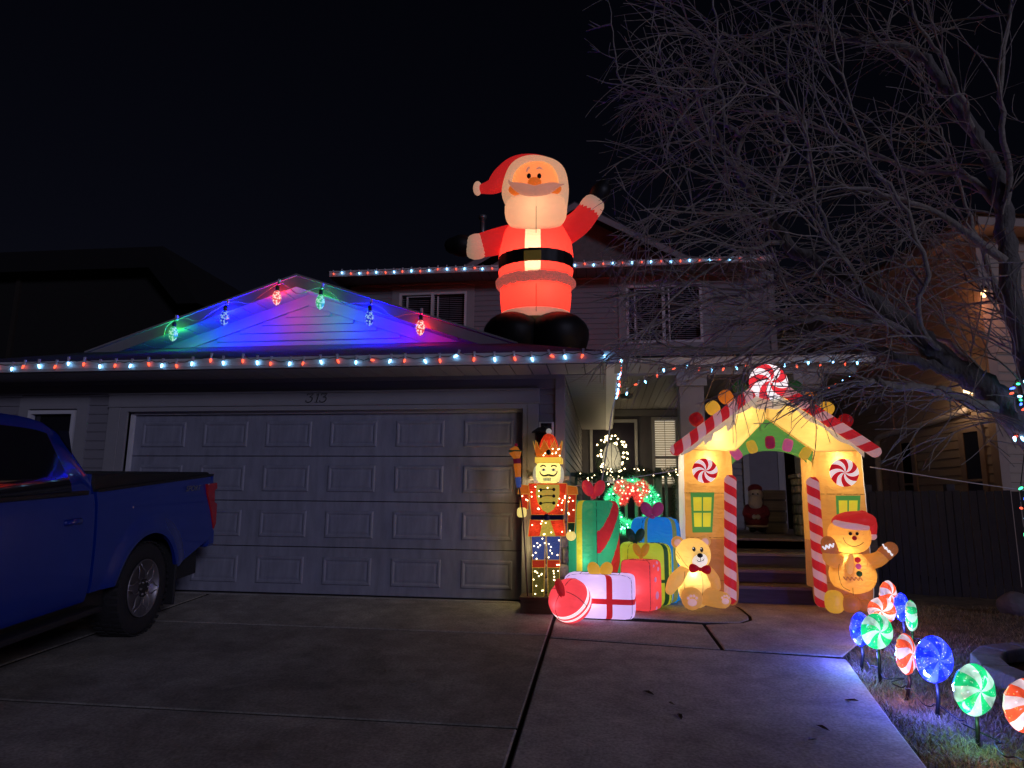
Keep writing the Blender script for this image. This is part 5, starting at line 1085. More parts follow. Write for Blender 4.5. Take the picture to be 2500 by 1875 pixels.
for u0, u1 in ((1300,1329),(1337,1366)):
    pbx('boot', N_blk, nk, [(u0+1,1456),(u1-1,1456),(u1,1386),(u0,1386)], YN-.05, .11); pbx('boot_cuff', N_red, nk, [(u0-1,1386),(u1+1,1386),(u1+1,1367),(u0-1,1367)], YN-.058, .125); pbx('trouser_leg', N_blue, nk, [(u0,1367),(u1,1367),(u1+3,1309),(u0-3,1309)], YN-.055, .12)
pbx('coat_skirt', N_red, nk, [(1289,1310),(1318,1309),(1325,1271),(1294,1268)], YN-.085, .17); pbx('coat_skirt', N_red, nk, [(1356,1309),(1380,1309),(1376,1268),(1343,1271)], YN-.085, .17); pbx('skirt_panel', N_gold, nk, [(1318,1309),(1356,1309),(1343,1271),(1325,1271)], YN-.075, .15)
pbx('belt', N_navy, nk, [(1296,1269),(1375,1269),(1375,1257),(1296,1257)], YN-.095, .19, False); blob('belt_buckle', N_navy, nk, 1334, 1263, YN-.10, 9, 8, .02)
pbx('coat', N_red, nk, [(1297,1257),(1376,1257),(1384,1180),(1290,1180)], YN-.085, .17)
q = MB().prism([at(u,v,YN-.105) for u,v in ((1310,1183),(1365,1183),(1366,1205),(1361,1228),(1350,1245),(1337,1253),(1324,1245),(1313,1228),(1308,1205))], (0,.02,0)); bw(q, 'chest_plate', N_gold, nk, smooth=False)
for v in (1195,1211,1228):
    stroke_t('frogging', M_eye, nk, [(1320,v+1,YN-.112),(1336,v-1,YN-.112),(1352,v,YN-.112)], .005); blob('frog_end', M_eye, nk, 1320, v+1, YN-.112, 4, 4, .008); blob('frog_end', M_eye, nk, 1352, v, YN-.112, 4, 4, .008)
pbx('epaulette', N_or, nk, [(1264,1206),(1292,1206),(1293,1185),(1268,1183)], YN-.07, .14); pbx('epaulette', N_or, nk, [(1385,1207),(1411,1207),(1408,1188),(1386,1185)], YN-.07, .14)
pbx('arm', N_red, nk, [(1270,1240),(1288,1244),(1290,1206),(1270,1206)], YN-.06, .10); pbx('arm', N_red, nk, [(1386,1276),(1404,1276),(1407,1207),(1387,1207)], YN-.05, .10); pbx('cuff', N_grn, nk, [(1386,1298),(1402,1298),(1404,1276),(1386,1276)], YN-.055, .11)
blob('hand', N_skinb, nk, 1274, 1251, YN-.09, 12, 12, .05, e1=.6, e2=.6, nu=12, nv=8); blob('hand', N_skinb, nk, 1394, 1308, YN-.01, 12, 12, .05)
blob('head', N_face, nk, 1339, 1153, YN, 31, 27, .11, e1=.6, e2=.75, nu=28, nv=16)
for s, u in ((-1,1309),(1,1369)): blob('hair', N_hair, nk, u, 1160, YN+.02, 8, 22, .06)
pbx('hat_band', N_yel, nk, [(1306,1130),(1371,1130),(1371,1116),(1306,1116)], YN-.14, .26)
cr_ = MB(); c = at(1338,1115,YN); k1 = mpp(YN,1338,1115); n_ = 9
for i in range(n_):
    a0_, a1_ = 2*math.pi*i/n_, 2*math.pi*(i+1)/n_; am = (a0_+a1_)/2; r0_, r1_ = 30*k1, 37*k1; zt_ = 38*k1
    p = lambda a, r, z: (c.x+r*math.cos(a), YN+r*math.sin(a), c.z+z)
    wE = [p(a0_,r0_*1.1,zt_*.40),p(am,r1_,zt_),p(a1_,r0_*1.1,zt_*.40)]; bw(MB().tube(wE,.0035,4),'crown_wire',N_wire,nk)
    cr_.add([p(a0_,r0_,0),p(a1_,r0_,0),p(a1_,r0_*1.1,zt_*.40),p(am,r1_,zt_),p(a0_,r0_*1.1,zt_*.40)], [(0,1,2,3,4)])
bw(cr_, 'crown', N_or, nk, smooth=False); blob('crown_jewel', M_eye, nk, 1339, 1104, YN-.165, 6, 7, .02)
blob('hat_dome', N_red, nk, 1340, 1096, YN, 23, 38, .10); blob('pompom', N_hair, nk, 1340, 1053, YN, 7, 7)
w_ = MB()
for du in (-16,-5,6,17): w_.tube(smooth_path([at(1340+du,1090,YN-.115+abs(du)*.002),at(1340+du*.8,1074,YN-.09+abs(du)*.002),at(1340+du*.3,1060,YN-.03)],4), .003, 4)
bw(w_, 'hat_wire', N_wire, nk)
for s in (-1,1):
    stroke_t('brow', M_eye, nk, [(1339+s*6,1139,YN-.118),(1339+s*13,1136,YN-.117),(1339+s*20,1139,YN-.11)], .0075); blob('eye', N_hair, nk, 1339+s*12, 1147, YN-.113, 5, 3.5, .012); blob('iris', M_eye, nk, 1339+s*12, 1147, YN-.124, 2, 2.6, .006)
    stroke_t('moustache', M_eye, nk, [(1339,1159,YN-.125),(1339+s*7,1161,YN-.125),(1339+s*14,1161,YN-.12),(1339+s*20,1155,YN-.115),(1339+s*21,1150,YN-.112)], .006, rr=lambda n: [.0125*(1-.7*i/(n-1)) for i in range(n)])
pbx('mouth', M_eye, nk, [(1327,1174),(1344,1174),(1344,1166),(1327,1166)], YN-.122, .02, False, 0)
for i in range(4):
    for j in range(2): pbx('tooth', N_face, nk, [(1327.6+i*4.1,1173.5-j*4),(1331+i*4.1,1173.5-j*4),(1331+i*4.1,1170.3-j*4),(1327.6+i*4.1,1170.3-j*4)], YN-.126, .01, False, 0)
st = empty('staff', (0,0,0)); st.parent = nk
bw(MB().tube([at(1288,1455,YN-.16),at(1277,1260,YN-.15),at(1266,1180,YN-.15)], .008, 6), 'rod', mat('staff_rod',(.10,.06,.05),.5), st)
def frust(u0,v0,w0,u1,v1,w1,m,name): k = mpp(YN,1260,1140); bw(MB().tube([at(u0,v0,YN-.15),at(u1,v1,YN-.15)],[w0*k,w1*k],6),name,m,st,smooth=False)
frust(1267,1190,6,1265,1165,8,N_blue,'sleeve'); frust(1265,1165,7,1263,1132,10,N_or,'shaft_band'); frust(1263,1132,9,1262,1120,10,fabric('staff_plum',(.25,.02,.07),.12),'shaft_ring'); frust(1262,1120,8,1258,1103,17,N_or,'finial_cup'); frust(1258,1103,18,1258,1100,17,N_grn,'finial_ring'); frust(1258,1100,16,1260,1090,3,N_or,'finial_roof'); blob('finial_ball', fabric('staff_ball',(.4,.02,.08),.1), st, 1260, 1086, YN-.15, 4, 4)
led_me = MB().ell((0,0,0),(.0068,.0068,.0068),1,1,8,6).mesh('led', True, [WARM]); rn = random.Random(4)
def leds(parent, u0, u1, v0, v1, Y, n, name='led'):
    for i in range(n): iw(name, led_me, parent, at(rn.uniform(u0,u1), rn.uniform(v0,v1), Y))
leds(nk,1301,1328,1388,1455,YN-.062,11); leds(nk,1338,1366,1388,1455,YN-.062,11); leds(nk,1299,1330,1312,1382,YN-.068,9); leds(nk,1338,1368,1312,1382,YN-.068,9); leds(nk,1298,1375,1272,1306,YN-.095,8); leds(nk,1270,1288,1208,1240,YN-.068,4); leds(nk,1387,1404,1210,1296,YN-.058,7); leds(nk,1295,1380,1185,1250,YN-.115,16); leds(nk,1312,1368,1095,1113,YN-.155,9)
ptw('coat_lamp', at(1337,1222,YN), 2.4, (1,.82,.4), nk, .02); ptw('head_lamp', at(1339,1150,YN), .6, (1,.9,.5), nk, .02); ptw('dome_lamp', at(1340,1100,YN), .6, (1,.8,.4), nk, .02); ptw('skirt_lamp', at(1306,1290,YN), .5, (1,.8,.4), nk, .02); ptw('skirt_lamp', at(1364,1290,YN), .5, (1,.8,.4), nk, .02)
ptw('soldier_glow', at(1316,1330,YN+.13), 4.5, (1,.80,.35), nk, .1); ptw('soldier_glow', at(1316,1190,YN+.15), 4.5, (1,.82,.4), nk, .1)
# ---- big tinsel wreath with bow on the railing -----------------------------------
YW = 1.36; wcn = at(1543,1237,YW); kw = mpp(YW,1543,1237); Rw, rw = 51*kw, 18*kw
M_tin = grassmat('green_tinsel', [(.01,.20,.06),(.02,.38,.14),(.01,.10,.04),(.05,.55,.25)])
def addemit(M, s, col=None):
    b = M.node_tree.nodes['Principled BSDF']; L = M.node_tree.links
    src = b.inputs['Base Color'].links[0].from_socket; L.new(src, b.inputs['Emission Color']); b.inputs['Emission Strength'].default_value = s; b.inputs['Roughness'].default_value = .3
addemit(M_tin, 3.4); M_tinr = grassmat('red_tinsel', [(.25,.01,.01),(.5,.03,.03),(.16,.005,.01),(.65,.10,.06)]); addemit(M_tinr, 1.5)  # emission stands in for the LED light caught by the tinsel
wr = empty('lit_wreath', (wcn.x,YW,wcn.z-Rw), 'green lit tinsel wreath with red bow hung on the porch railing', 'wreath')
def tinsel(path, rad, n, ln, seed):
    r = random.Random(seed); mb = MB(); m_ = len(path)-1
    for i in range(n):
        t = r.random()*m_; k = min(int(t), m_-1); p = path[k].lerp(path[k+1], t-k); d = Vector((r.gauss(0,1),r.gauss(0,1),r.gauss(0,1))).normalized(); p = p+d*rad*r.random()**.4
        e = (d+Vector((r.gauss(0,.6),r.gauss(0,.6),r.gauss(0,.6)))).normalized()*ln*r.uniform(.5,1); s_ = e.orthogonal().normalized()*.003; mb.add([p-s_,p+s_,p+e], [(0,1,2)])
    return mb
circ = [wcn+Vector((Rw*math.cos(t*.19635),0,Rw*math.sin(t*.19635))) for t in range(33)]
o = bw(tinsel(circ, rw, 13000, .05, 1), 'tinsel', M_tin, wr, smooth=False); o['kind'] = 'stuff'
bw(MB().tube(circ, rw*.55, 8, caps=False), 'core', mat('wreath_core',(.005,.06,.02),.8), wr)
gled = MB().ell((0,0,0),(.010,.010,.010),1,1,8,6).mesh('led', True, [lit('mint_led',(.25,1,.62),7)]); rled = MB().ell((0,0,0),(.010,.010,.010),1,1,8,6).mesh('led', True, [lit('coral_led',(1,.30,.18),6)])
for i in range(60):
    a = rn.uniform(0,6.283); rr = Rw+rn.uniform(-1,1)*rw; iw('led', gled, wr, wcn+Vector((rr*math.cos(a),-rw*rn.uniform(.6,1.1),rr*math.sin(a))))
bwn = empty('bow', (0,0,0)); bwn.parent = wr
def bowpath(l): return smooth_path([at(u,v,YW-.11) for u,v in l],4)
for l in ([(1543,1192),(1520,1178),(1506,1190),(1518,1205),(1543,1195)],[(1543,1192),(1566,1180),(1578,1194),(1566,1207),(1543,1195)],[(1541,1196),(1528,1212),(1520,1226)],[(1545,1196),(1556,1212),(1563,1228)]):
    pth_ = bowpath(l); o = bw(tinsel(pth_, .045, 1500, .045, rn.randint(1,99)), 'bow_loop', M_tinr, bwn, smooth=False); o['kind'] = 'stuff'
    for p in pth_[::2]: iw('led', rled, bwn, p+Vector((rn.uniform(-.03,.03),-.045,rn.uniform(-.03,.03))))
ptw('wreath_glow', wcn+Vector((0,-.2,0)), 2.2, (.1,1,.45), wr, .2)
# ---- wreath on the front door, garland on the railing ------------------------------
M_fir = grassmat('fir_needles', [(.01,.03,.012),(.02,.05,.02),(.03,.06,.03),(.012,.022,.01)])
dc = Vector((cx_,5.9,cz)); Rd = 36*mpp(5.9,1493,1115)
dwz = empty('door_wreath', (dc.x,5.9,dc.z-Rd), 'dark fir wreath with warm white lamps on the front door', 'wreath')
circ = [dc+Vector((Rd*math.cos(t*.2618)*.9,0,Rd*1.15*math.sin(t*.2618))) for t in range(25)]
o = bw(tinsel(circ, .10, 2600, .07, 5), 'needles', M_fir, dwz, smooth=False); o['kind'] = 'stuff'
led2 = MB().ell((0,0,0),(.017,.017,.017),1,1,8,6).mesh('led', True, [WARM])
for i in range(60): a = rn.uniform(0,6.283); rr = Rd+rn.uniform(-.075,.075); iw('led', led2, dwz, dc+Vector((rr*math.cos(a)*.9,-.11,rr*1.15*math.sin(a))))
for i in range(6): iw('led', led2, dwz, dc+Vector((rn.uniform(-.2,.2),-.05,-Rd*1.2-rn.uniform(.05,.2))))
ptw('wreath_glow', dc+Vector((0,-.35,-.1)), 4.0, (1,.8,.5), dwz, .2)
gp0 = [at(u,v,1.40) for u,v in ((1412,1160),(1440,1168),(1475,1152),(1520,1160),(1560,1148),(1600,1160),(1640,1150),(1660,1152))]
gar = empty('porch_garland', gp0[0], 'dark fir garland with tiny warm lamps along the porch railing top', 'garland')
o = bw(tinsel(smooth_path(gp0,5), .055, 3600, .055, 8), 'needles', M_fir, gar, smooth=False); o['kind'] = 'stuff'
gv = [at(1645,1160+i*20,1.38) for i in range(12)]; o = bw(tinsel(gv, .035, 1500, .04, 18), 'hanging_needles', M_fir, gar, smooth=False); o['kind'] = 'stuff'
sgp = smooth_path(gp0,8)
for i in range(26): iw('led', led_me, gar, sgp[int(rn.random()*(len(sgp)-1))]+Vector((rn.uniform(-.03,.03),-.06,rn.uniform(-.05,.05))))
# ---- small porch figure, boxes on the deck ----------------------------------------
YP = 2.9; M_coat = mat('figure_coat', (.16,.012,.03), .6, .2); M_pale = mat('figure_pale', (.42,.38,.36), .7, .1)
pf = empty('porch_figurine', (at(1845,1300,YP).x,YP,PZ), 'small bearded figurine in a dark red coat standing at the top of the steps', 'figurine')
blob('coat', M_coat, pf, 1846, 1262, YP, 26, 34, .16, warp=lambda p: (p.x*(1.1-.5*p.z), p.y, p.z)); blob('head', M_pale, pf, 1844, 1208, YP, 17, 19, .13); blob('beard', M_pale, pf, 1844, 1226, YP-.08, 17, 18, .09); blob('hat', M_coat, pf, 1843, 1194, YP+.02, 17, 12, .12)
for s in (-1,1): limb('arm', M_coat, pf, [(1846+s*20,1240,YP,9),(1846+s*24,1255,YP-.06,9),(1846+s*8,1262,YP-.16,7)]); blob('mitten', M_pale, pf, 1846+s*5, 1262, YP-.18, 6, 6)
blob('hem', M_pale, pf, 1848, 1285, YP-.02, 26, 5, .17); 
for s in (-1,1): blob('eye', M_eye, pf, 1844+s*6, 1206, YP-.125, 2, 2, .01); blob('boot', M_eye, pf, 1848+s*11, 1293, YP-.06, 9, 7, .08)
c = at(1890,1290,3.0)
bx_ = empty('porch_crate', (c.x,3.0,PZ), 'dark slatted crate standing beside the porch figurine', 'crate')
for i in range(4): bw(MB().box(c.x-.16,c.x+.16,2.86+.0,2.88,PZ+.02+i*.16,PZ+.15+i*.16), 'slat', M_wood, bx_, smooth=False)
bw(MB().box(c.x-.15,c.x+.15,2.89,3.16,PZ,PZ+.62), 'body', mat('crate_dark',(.05,.045,.05),.8), bx_, smooth=False)
# ---- cords and guy lines -----------------------------------------------------------
def cord(label, pts, r=.006, m=M_wire, name='guy_line', cat='cord'):
    root_ = empty(name, pts[0], label, cat); bw(MB().tube(smooth_path(pts,6), r, 5), 'cord', m, root_); return root_
cord('thin pale guy line from the arch wall to the garage side', [at(1395,1188,.02),at(1520,1170,.15),at(1662,1146,.3)], .004)
cord('thin pale guy line from the arch towards the beige house', [at(2124,1140,.4),at(2300,1168,.3),at(2520,1200,.2)], .005)
cord('white extension cord hanging from the garage side gutter to the green gift', [Vector((.16,1.9,2.58)),at(1493,1010,1.7),at(1484,1080,1.3),at(1476,1130,.8),at(1468,1180,.35),at(1462,1215,.25)], .010, name='extension_cord')
# ---- lollipop stake lights -----------------------------------------------------------
def lolmat(name, col, s, sp):
    M = bpy.data.materials.new('lol_'+name); M.use_nodes = True; N = M.node_tree.nodes; L = M.node_tree.links; b = N['Principled BSDF']
    b.inputs['Base Color'].default_value = (*[x*.5 for x in col],1); b.inputs['Roughness'].default_value = .15; b.inputs['Coat Weight'].default_value = .8
    tc = N.new('ShaderNodeTexCoord'); vo = N.new('ShaderNodeTexVoronoi'); vo.inputs['Scale'].default_value = 60; L.new(tc.outputs['Object'], vo.inputs['Vector'])
    cr = N.new('ShaderNodeValToRGB'); e = cr.color_ramp.elements; e[0].position = .03; e[0].color = (*sp,1); e[1].position = .26; e[1].color = (*col,1)
    nz = N.new('ShaderNodeTexNoise'); nz.inputs['Scale'].default_value = 9; L.new(tc.outputs['Object'], nz.inputs['Vector'])
    mr = N.new('ShaderNodeMapRange'); mr.inputs[1].default_value = .35; mr.inputs[2].default_value = .68; mr.inputs[3].default_value = .45*s; mr.inputs[4].default_value = 1.7*s; L.new(nz.outputs[0], mr.inputs[0])
    L.new(vo.outputs['Distance'], cr.inputs[0]); L.new(cr.outputs[0], b.inputs['Emission Color']); L.new(mr.outputs[0], b.inputs['Emission Strength']); return M
LC = {'blue': (lolmat('blue',(.008,.02,1.0),3.0,(.06,.16,1)), lolmat('blue_white',(.05,.085,1.0),1.7,(.85,.9,1))), 'green': (lolmat('green',(.01,.55,.18),1.3,(.6,1,.75)), lolmat('green_white',(.50,.90,.72),.95,(.95,1,1))), 'red': (lolmat('red',(.95,.09,.035),1.3,(1,.65,.15)), lolmat('red_white',(.92,.68,.74),.95,(1,.95,.9)))}
def lollipop(u, v, ub, vb, h_px, col, face, label, wed=5):
    g_ = gs(ub, vb); Y = g_.y; c = at(u,v,Y); r = h_px/2*mpp(Y,u,v); root_ = empty('lollipop_stake_light', (g_.x,Y,zt(Y)-.04), label, 'stake light', 'lollipop stake lights along the walk')
    hd_ = empty('candy_disc', (0,0,0)); hd_.parent = root_; hd_.location = c-root_.location; hd_.rotation_euler = (0,R(rn.uniform(-40,40)),R(face))
    mb = MB(); wed = 5 if rn.random() < .6 else 6; nu = wed*2*5; rn_s = rn.random()
    for sgn in (1,-1):
        def fn(a, b): a2 = 2*math.pi*a+(.5 if rn_s > .5 else .75)*b; t = .30*r*math.sqrt(max(0,1-b**3)); sc_ = .006*math.cos(wed*2*2*math.pi*a)*math.sin(math.pi*b); return (r*b*math.cos(a2), -sgn*(t+sc_), r*b*math.sin(a2))
        mb.surf(fn, nu, 10, cu=True, mf=lambda a,b: int(a*wed*2) % 2)
    split_build(mb, None, hd_, {0:('coloured_wedge',LC[col][0]),1:('pale_wedge',LC[col][1])})
    bw(MB().tube([Vector((c.x,Y,c.z-r*1.0)),Vector((c.x+.002,Y+.004,(c.z-r+zt(Y))/2)),Vector((g_.x,Y,zt(Y)-.06))], .0125, 7), 'stake', M_black, root_)
    ptw('disc_spill_light', (c.x-.07,Y-.09,c.z-r*.95), {'blue':15,'green':1.7,'red':1.7}[col], {'blue':(.10,.12,1),'green':(.25,1,.5),'red':(1,.35,.3)}[col], root_, .03)  # added unseen light beside the rim, spreads the disc's colour over the ground
    root_.rotation_euler = (R(rn.uniform(-2,2)), R(rn.uniform(-2,2)), 0)
    return c, g_
LP = [(2166,1450,2168,1530,64,'red',38,'red striped lollipop light farthest along the walk, next to the gingerbread figure'),
 (2151,1490,2153,1578,62,'red',-18,'red striped lollipop light partly hidden behind the front green one'),
 (2204,1482,2210,1572,68,'blue',48,'deep blue lollipop light behind a nearly edge-on green one'),
 (2221,1502,2215,1600,74,'green',70,'green striped lollipop light turned nearly edge-on beside a blue one'),
 (2102,1536,2100,1624,80,'blue',42,'blue lollipop light partly hidden by a green one nearest the concrete'),
 (2140,1541,2148,1650,84,'green',14,'green striped lollipop light facing the driveway, first beside the concrete edge'),
 (2216,1597,2211,1688,96,'red',50,'red striped lollipop light touching the big blue one'),
 (2283,1610,2285,1738,110,'blue',22,'large deep blue lollipop light between a red and a green one'),
 (2376,1684,2385,1806,122,'green',22,'green striped lollipop light second nearest along the lawn edge'),
 (2494,1720,2496,1880,126,'red',22,'red striped lollipop light cut by the picture edge, nearest of all')]
LG = [lollipop(*a) for a in LP]
rc = random.Random(12); cp = []
for i in (4,5,6,7,8,9):
    g_ = LG[i][1]; cp.append(Vector((g_.x+.02,g_.y+.02,zt(g_.y)+.04)))
    if i < 9:
        h_ = LG[i+1][1]
        for t in (.2,.4,.6,.8): q = g_.lerp(h_,t); cp.append(Vector((q.x+rc.uniform(-.02,.09),q.y+rc.uniform(-.06,.06),zt(q.y)+rc.uniform(-.005,.05))))
cord('thin black wire looping between the lollipop stakes on the grass', cp, .0045, M_black, 'stake_light_wire')
cp = []
for i in (0,2,3):
    g_ = LG[i][1]; cp.append(Vector((g_.x,g_.y,zt(g_.y)+.05)))
    for t in range(4): cp.append(Vector((g_.x+rc.uniform(-.08,.1),g_.y-rc.uniform(.02,.14),zt(g_.y)+rc.uniform(0,.06))))
cord('tangled black wire below the far lollipop stakes', cp, .0045, M_black, 'stake_light_wire')
# ---- fallen leaves on the concrete
M_leaf = mat('dead_leaf', (.05,.03,.02), .8, .4, 40); M_leaf2 = mat('pale_dead_leaf', (.30,.24,.17), .8, .3, 40); rl2 = random.Random(31)
lf = MB().add([(0,-.05,0),(.018,-.015,.006),(.02,.02,.012),(0,.055,.004),(-.02,.02,.012),(-.016,-.015,.007),(0,.0,.0)], [(0,1,6),(1,2,6),(2,3,6),(3,4,6),(4,5,6),(5,0,6)])
ml = [lf.mesh('leaf', False, [M_leaf]), lf.mesh('leaf', False, [M_leaf2])]
LU = [((1660,1752),'near the middle of the walk panel'),((2010,1780),'halfway to the lawn edge'),((1985,1808),'near the bottom of the walk'),((2078,1712),'close to the lawn edge'),((1585,1694),'left of the middle of the walk')]
for i, ((u,v), wh) in enumerate(LU):
    p = gs(u,v); o = inst('fallen_leaf', ml[0], None, (p.x,p.y,zt(p.y)+.004), (.8,.9,1), (math.atan(SL),0,rl2.uniform(0,6))); tag(o, 'dark curled dead leaf lying %s' % wh, 'leaf', 'fallen leaves on the concrete')
for i, ((u,v), wh) in enumerate((((940,1640),'on the driveway below the garage door'),((930,1563),'on the driveway nearest the garage door'),((1010,1668),'on the driveway near the walk joint'),((1640,1720),'beside a dark one on the walk'))):
    p = gs(u,v); o = inst('fallen_leaf', ml[1], None, (p.x,p.y,zt(p.y)+.004), (.35,.5,1), (math.atan(SL),0,rl2.uniform(0,6))); tag(o, 'small pale leaf scrap %s' % wh, 'leaf', 'fallen leaves on the concrete')
# ------------------------------------------------------------ pickup truck (local: +y = towards its tail, x = out of the side we see, z up)
M_paint = mat('blue_car_paint', (.0005,.024,.26), .25, .05, 3, coat=1.0, spec=.3); M_tyre = mat('tyre_rubber', (.018,.017,.017), .85, .2, 30, .4, 120)
M_alu = mat('machined_alloy', (.34,.32,.33), .42, .05, metal=.9); M_dkp = mat('black_plastic', (.012,.012,.013), .6, .2, 40, .3, 200); M_tail = mat('tail_lens', (.45,.01,.015), .15, .1, coat=.6); M_tailw = mat('tail_lens_clear', (.5,.4,.4), .2, .05)
wc = gs(349,1549); TA = R(6.5)
truck = empty('pickup_truck', (wc.x,wc.y,0), 'blue pickup truck with black bed cover backed up to the garage', 'truck', rz=TA)
truck.rotation_euler = (math.atan(SL)*1.0, 0, TA); truck.location.z = zt(wc.y)
TW_ = 2.0; ZR = .50
def arch(y, yc, r=.50):
    d = abs(y-yc); return (.40+math.sqrt(max(0,r*r-d*d))) if d < r else 0
def side_x(y, z, yc=(0,-3.69)):
    """outline of the flank: belly tucked in, slight shoulder, leaning glasshouse, flared arches"""
    x = 0.0
    if z < .62: x -= .06*((.62-z)/.25)**2
    if z > 1.22: x -= .035*(z-1.22)/.25
    if z > 1.40: x -= .42*(z-1.40)
    x += .012*math.sin((z-.6)*4.2)
    for c in yc:
        d = math.hypot(y-c, z-.40)
        if d < .66 and z < 1.2: x += .030*max(0, 1-abs(d-.54)/.13)**.7
    return x
def panel(y0, y1, zt_, zb, name, parent, m, ny=40, nz=16, mirror=True, yc=(0,-3.69)):
    for s in ((1,-1) if mirror else (1,)):
        def fn(a, b):
            y = y0+(y1-y0)*a; lo = zb(y) if callable(zb) else zb
            for c in yc: lo = max(lo, arch(y, c))
            hi = zt_(y) if callable(zt_) else zt_; z = lo+(hi-lo)*b; x = side_x(y, z, yc)
            return (x if s > 0 else -TW_-x, y, z)
        mb = MB(); mb.surf(fn, ny, nz); 
        mb2 = MB(); mb2.surf(lambda a, b: (lambda p: (p[0]-.03*s, p[1], p[2]))(fn(a,b)), ny, nz)
        mb.add(mb2.v, mb2.f); n_ = (ny+1)*(nz+1)
        edge = [i*(nz+1) for i in range(ny+1)], [i*(nz+1)+nz for i in range(ny+1)], list(range(nz+1)), [ny*(nz+1)+j for j in range(nz+1)]
        for e in edge:
            for a, b in zip(e, e[1:]): mb.f.append((a,b,b+n_,a+n_)); mb.m.append(0)
        o = mb.build(name, m, parent, angle=40)
        if s > 0: first = o
    return first
tailz = lambda y: 1.40 if y < 1.0 else 1.40-.10*((y-1.0)/.28)**2
def bedbot(y): return .52 if y < .6 else .52+.22*max(0,(y-.55)/.73)
bed = panel(-.80, 1.26, lambda y: 1.315+.072*(y+.8)/2.06, bedbot, 'bed_side', truck, M_paint, 60, 18)
panel(-1.97, -.835, 1.30, .46, 'rear_door', truck, M_paint, 24, 16, yc=())
panel(-3.10, -1.985, 1.30, .46, 'front_door', truck, M_paint, 20, 14, yc=())
panel(-4.75, -3.115, lambda y: 1.30-.10*((-3.1-y)/1.6)**2, .5, 'front_wing', truck, M_paint, 40, 14)
# tailgate and bed cover
MB().prism([(-.01,1.26,1.40),(-TW_+.01,1.26,1.40),(-TW_+.03,1.30,.74),(-.03,1.30,.74)], (0,-.04,0)).build('tailgate', M_paint, truck, smooth=False, bevel=.01)
MB().hexa([(-.03,-.78,1.29),(-.03,1.24,1.36),(-TW_+.03,1.24,1.36),(-TW_+.03,-.78,1.29),(-.06,-.78,1.455),(-.06,1.24,1.425),(-TW_+.06,1.24,1.425),(-TW_+.06,-.78,1.455)]).build('bed_cover', M_dkp, truck, smooth=False, bevel=.015)
MB().hexa([(-.07,-.78,1.31),(-.004,-.78,1.31),(-.004,1.25,1.382),(-.07,1.25,1.382),(-.07,-.78,1.335),(-.004,-.78,1.335),(-.004,1.25,1.405),(-.07,1.25,1.405)]).build('bed_rail', M_dkp, truck, smooth=False, bevel=.006)
MB().box(-TW_+.04,-.04,1.24,1.44,.60,.80).build('rear_bumper', M_paint, truck, smooth=False, bevel=.04)
MB().prism([(.012,.72,1.24),(.012,.8,1.24),(.012,.80,1.05)], (-.01,0,0))
# cab: roof, glass, pillars
def cab_x(z): return side_x(0, z, ())
rp = [(-.84,1.30),(-.86,1.44),(-.92,1.68),(-.98,1.80),(-1.10,1.875),(-1.4,1.915),(-2.2,1.935),(-2.8,1.90),(-3.5,1.42),(-3.7,1.28)]
nR = len(rp)
cab = MB()
def cabpt(y, z, s): x = side_x(y, z, ()); return (x if s > 0 else -TW_-x, y, z)
top = smooth_path([(0,a,b) for a,b in rp], 4)
def roof_fn(a, b):
    t = a*(len(top)-1); i = min(int(t), len(top)-2); p = top[i].lerp(top[i+1], t-i)
    xs_ = side_x(p.y, p.z-.02, ()); w0, w1 = xs_-.0, -TW_-xs_; x = w0+(w1-w0)*b; return (x, p.y, p.z+.045*(1-(2*b-1)**4)-.02)
cab.surf(roof_fn, len(top)-1, 16); cab.build('cab_roof', M_paint, truck)
def sideglass(y0, y1, name, m, inset, z0=1.30):
    def zt_(y):
        t = 0
        for p, q in zip(top, top[1:]):
            if min(p.y,q.y) <= y <= max(p.y,q.y)+1e-6: t = p.z+(q.z-p.z)*((y-p.y)/(q.y-p.y) if abs(q.y-p.y) > 1e-6 else 0); return t
        return 1.3
    for s in (1,-1):
        def fn(a, b):
            y = y0+(y1-y0)*a; hi = max(z0+.005, zt_(y)-inset[1]); z = z0+inset[0]+(hi-z0-inset[0])*b; x = side_x(y, z, ())+inset[2]; return (x if s > 0 else -TW_-x, y, z)
        MB().surf(fn, 24, 8).build(name, m, truck)
sideglass(-3.55,-.86,'cab_side',M_paint,(-.01,.012,-.006))
sideglass(-1.93,-1.10,'rear_side_window',M_glassd,(.035,.10,.004)); sideglass(-3.05,-2.02,'front_side_window',M_glassd,(.035,.09,.004))
bx('belt_trim', -.03,.008,-1.96,-.92,1.30,1.332, M_dkp, truck, .006)
MB().surf(lambda a,b: (-.16-1.68*a, -.862-.11*b, 1.46+.34*b), 2, 2).build('rear_window', M_glassd, truck)
MB().surf(lambda a,b: (-.02-1.96*a, -.845-.02*b, .8+.66*b), 2, 2).build('cab_back', M_paint, truck)
MB().add([(-.03,-4.78,1.18),(-TW_+.03,-4.78,1.18),(-TW_+.03,-3.6,1.33),(-.03,-3.6,1.33)], [(0,1,2,3)]).build('bonnet', M_paint, truck)
bx('grille', -TW_+.1,-.1,-4.84,-4.76,.6,1.15, M_dkp, truck, .03); bx('front_bumper', -TW_+.02,-.02,-4.95,-4.74,.42,.66, M_dkp, truck, .05)
bx('underbody', -TW_+.15,-.13,-4.7,1.2,.34,.62, M_dkp, truck)
bx('wheel_well', -.42,-.34,-.5,.5,.35,.95, M_dkp, truck); bx('running_board', -.08,.05,-3.0,-.72,.36,.41, M_dkp, truck, .015)
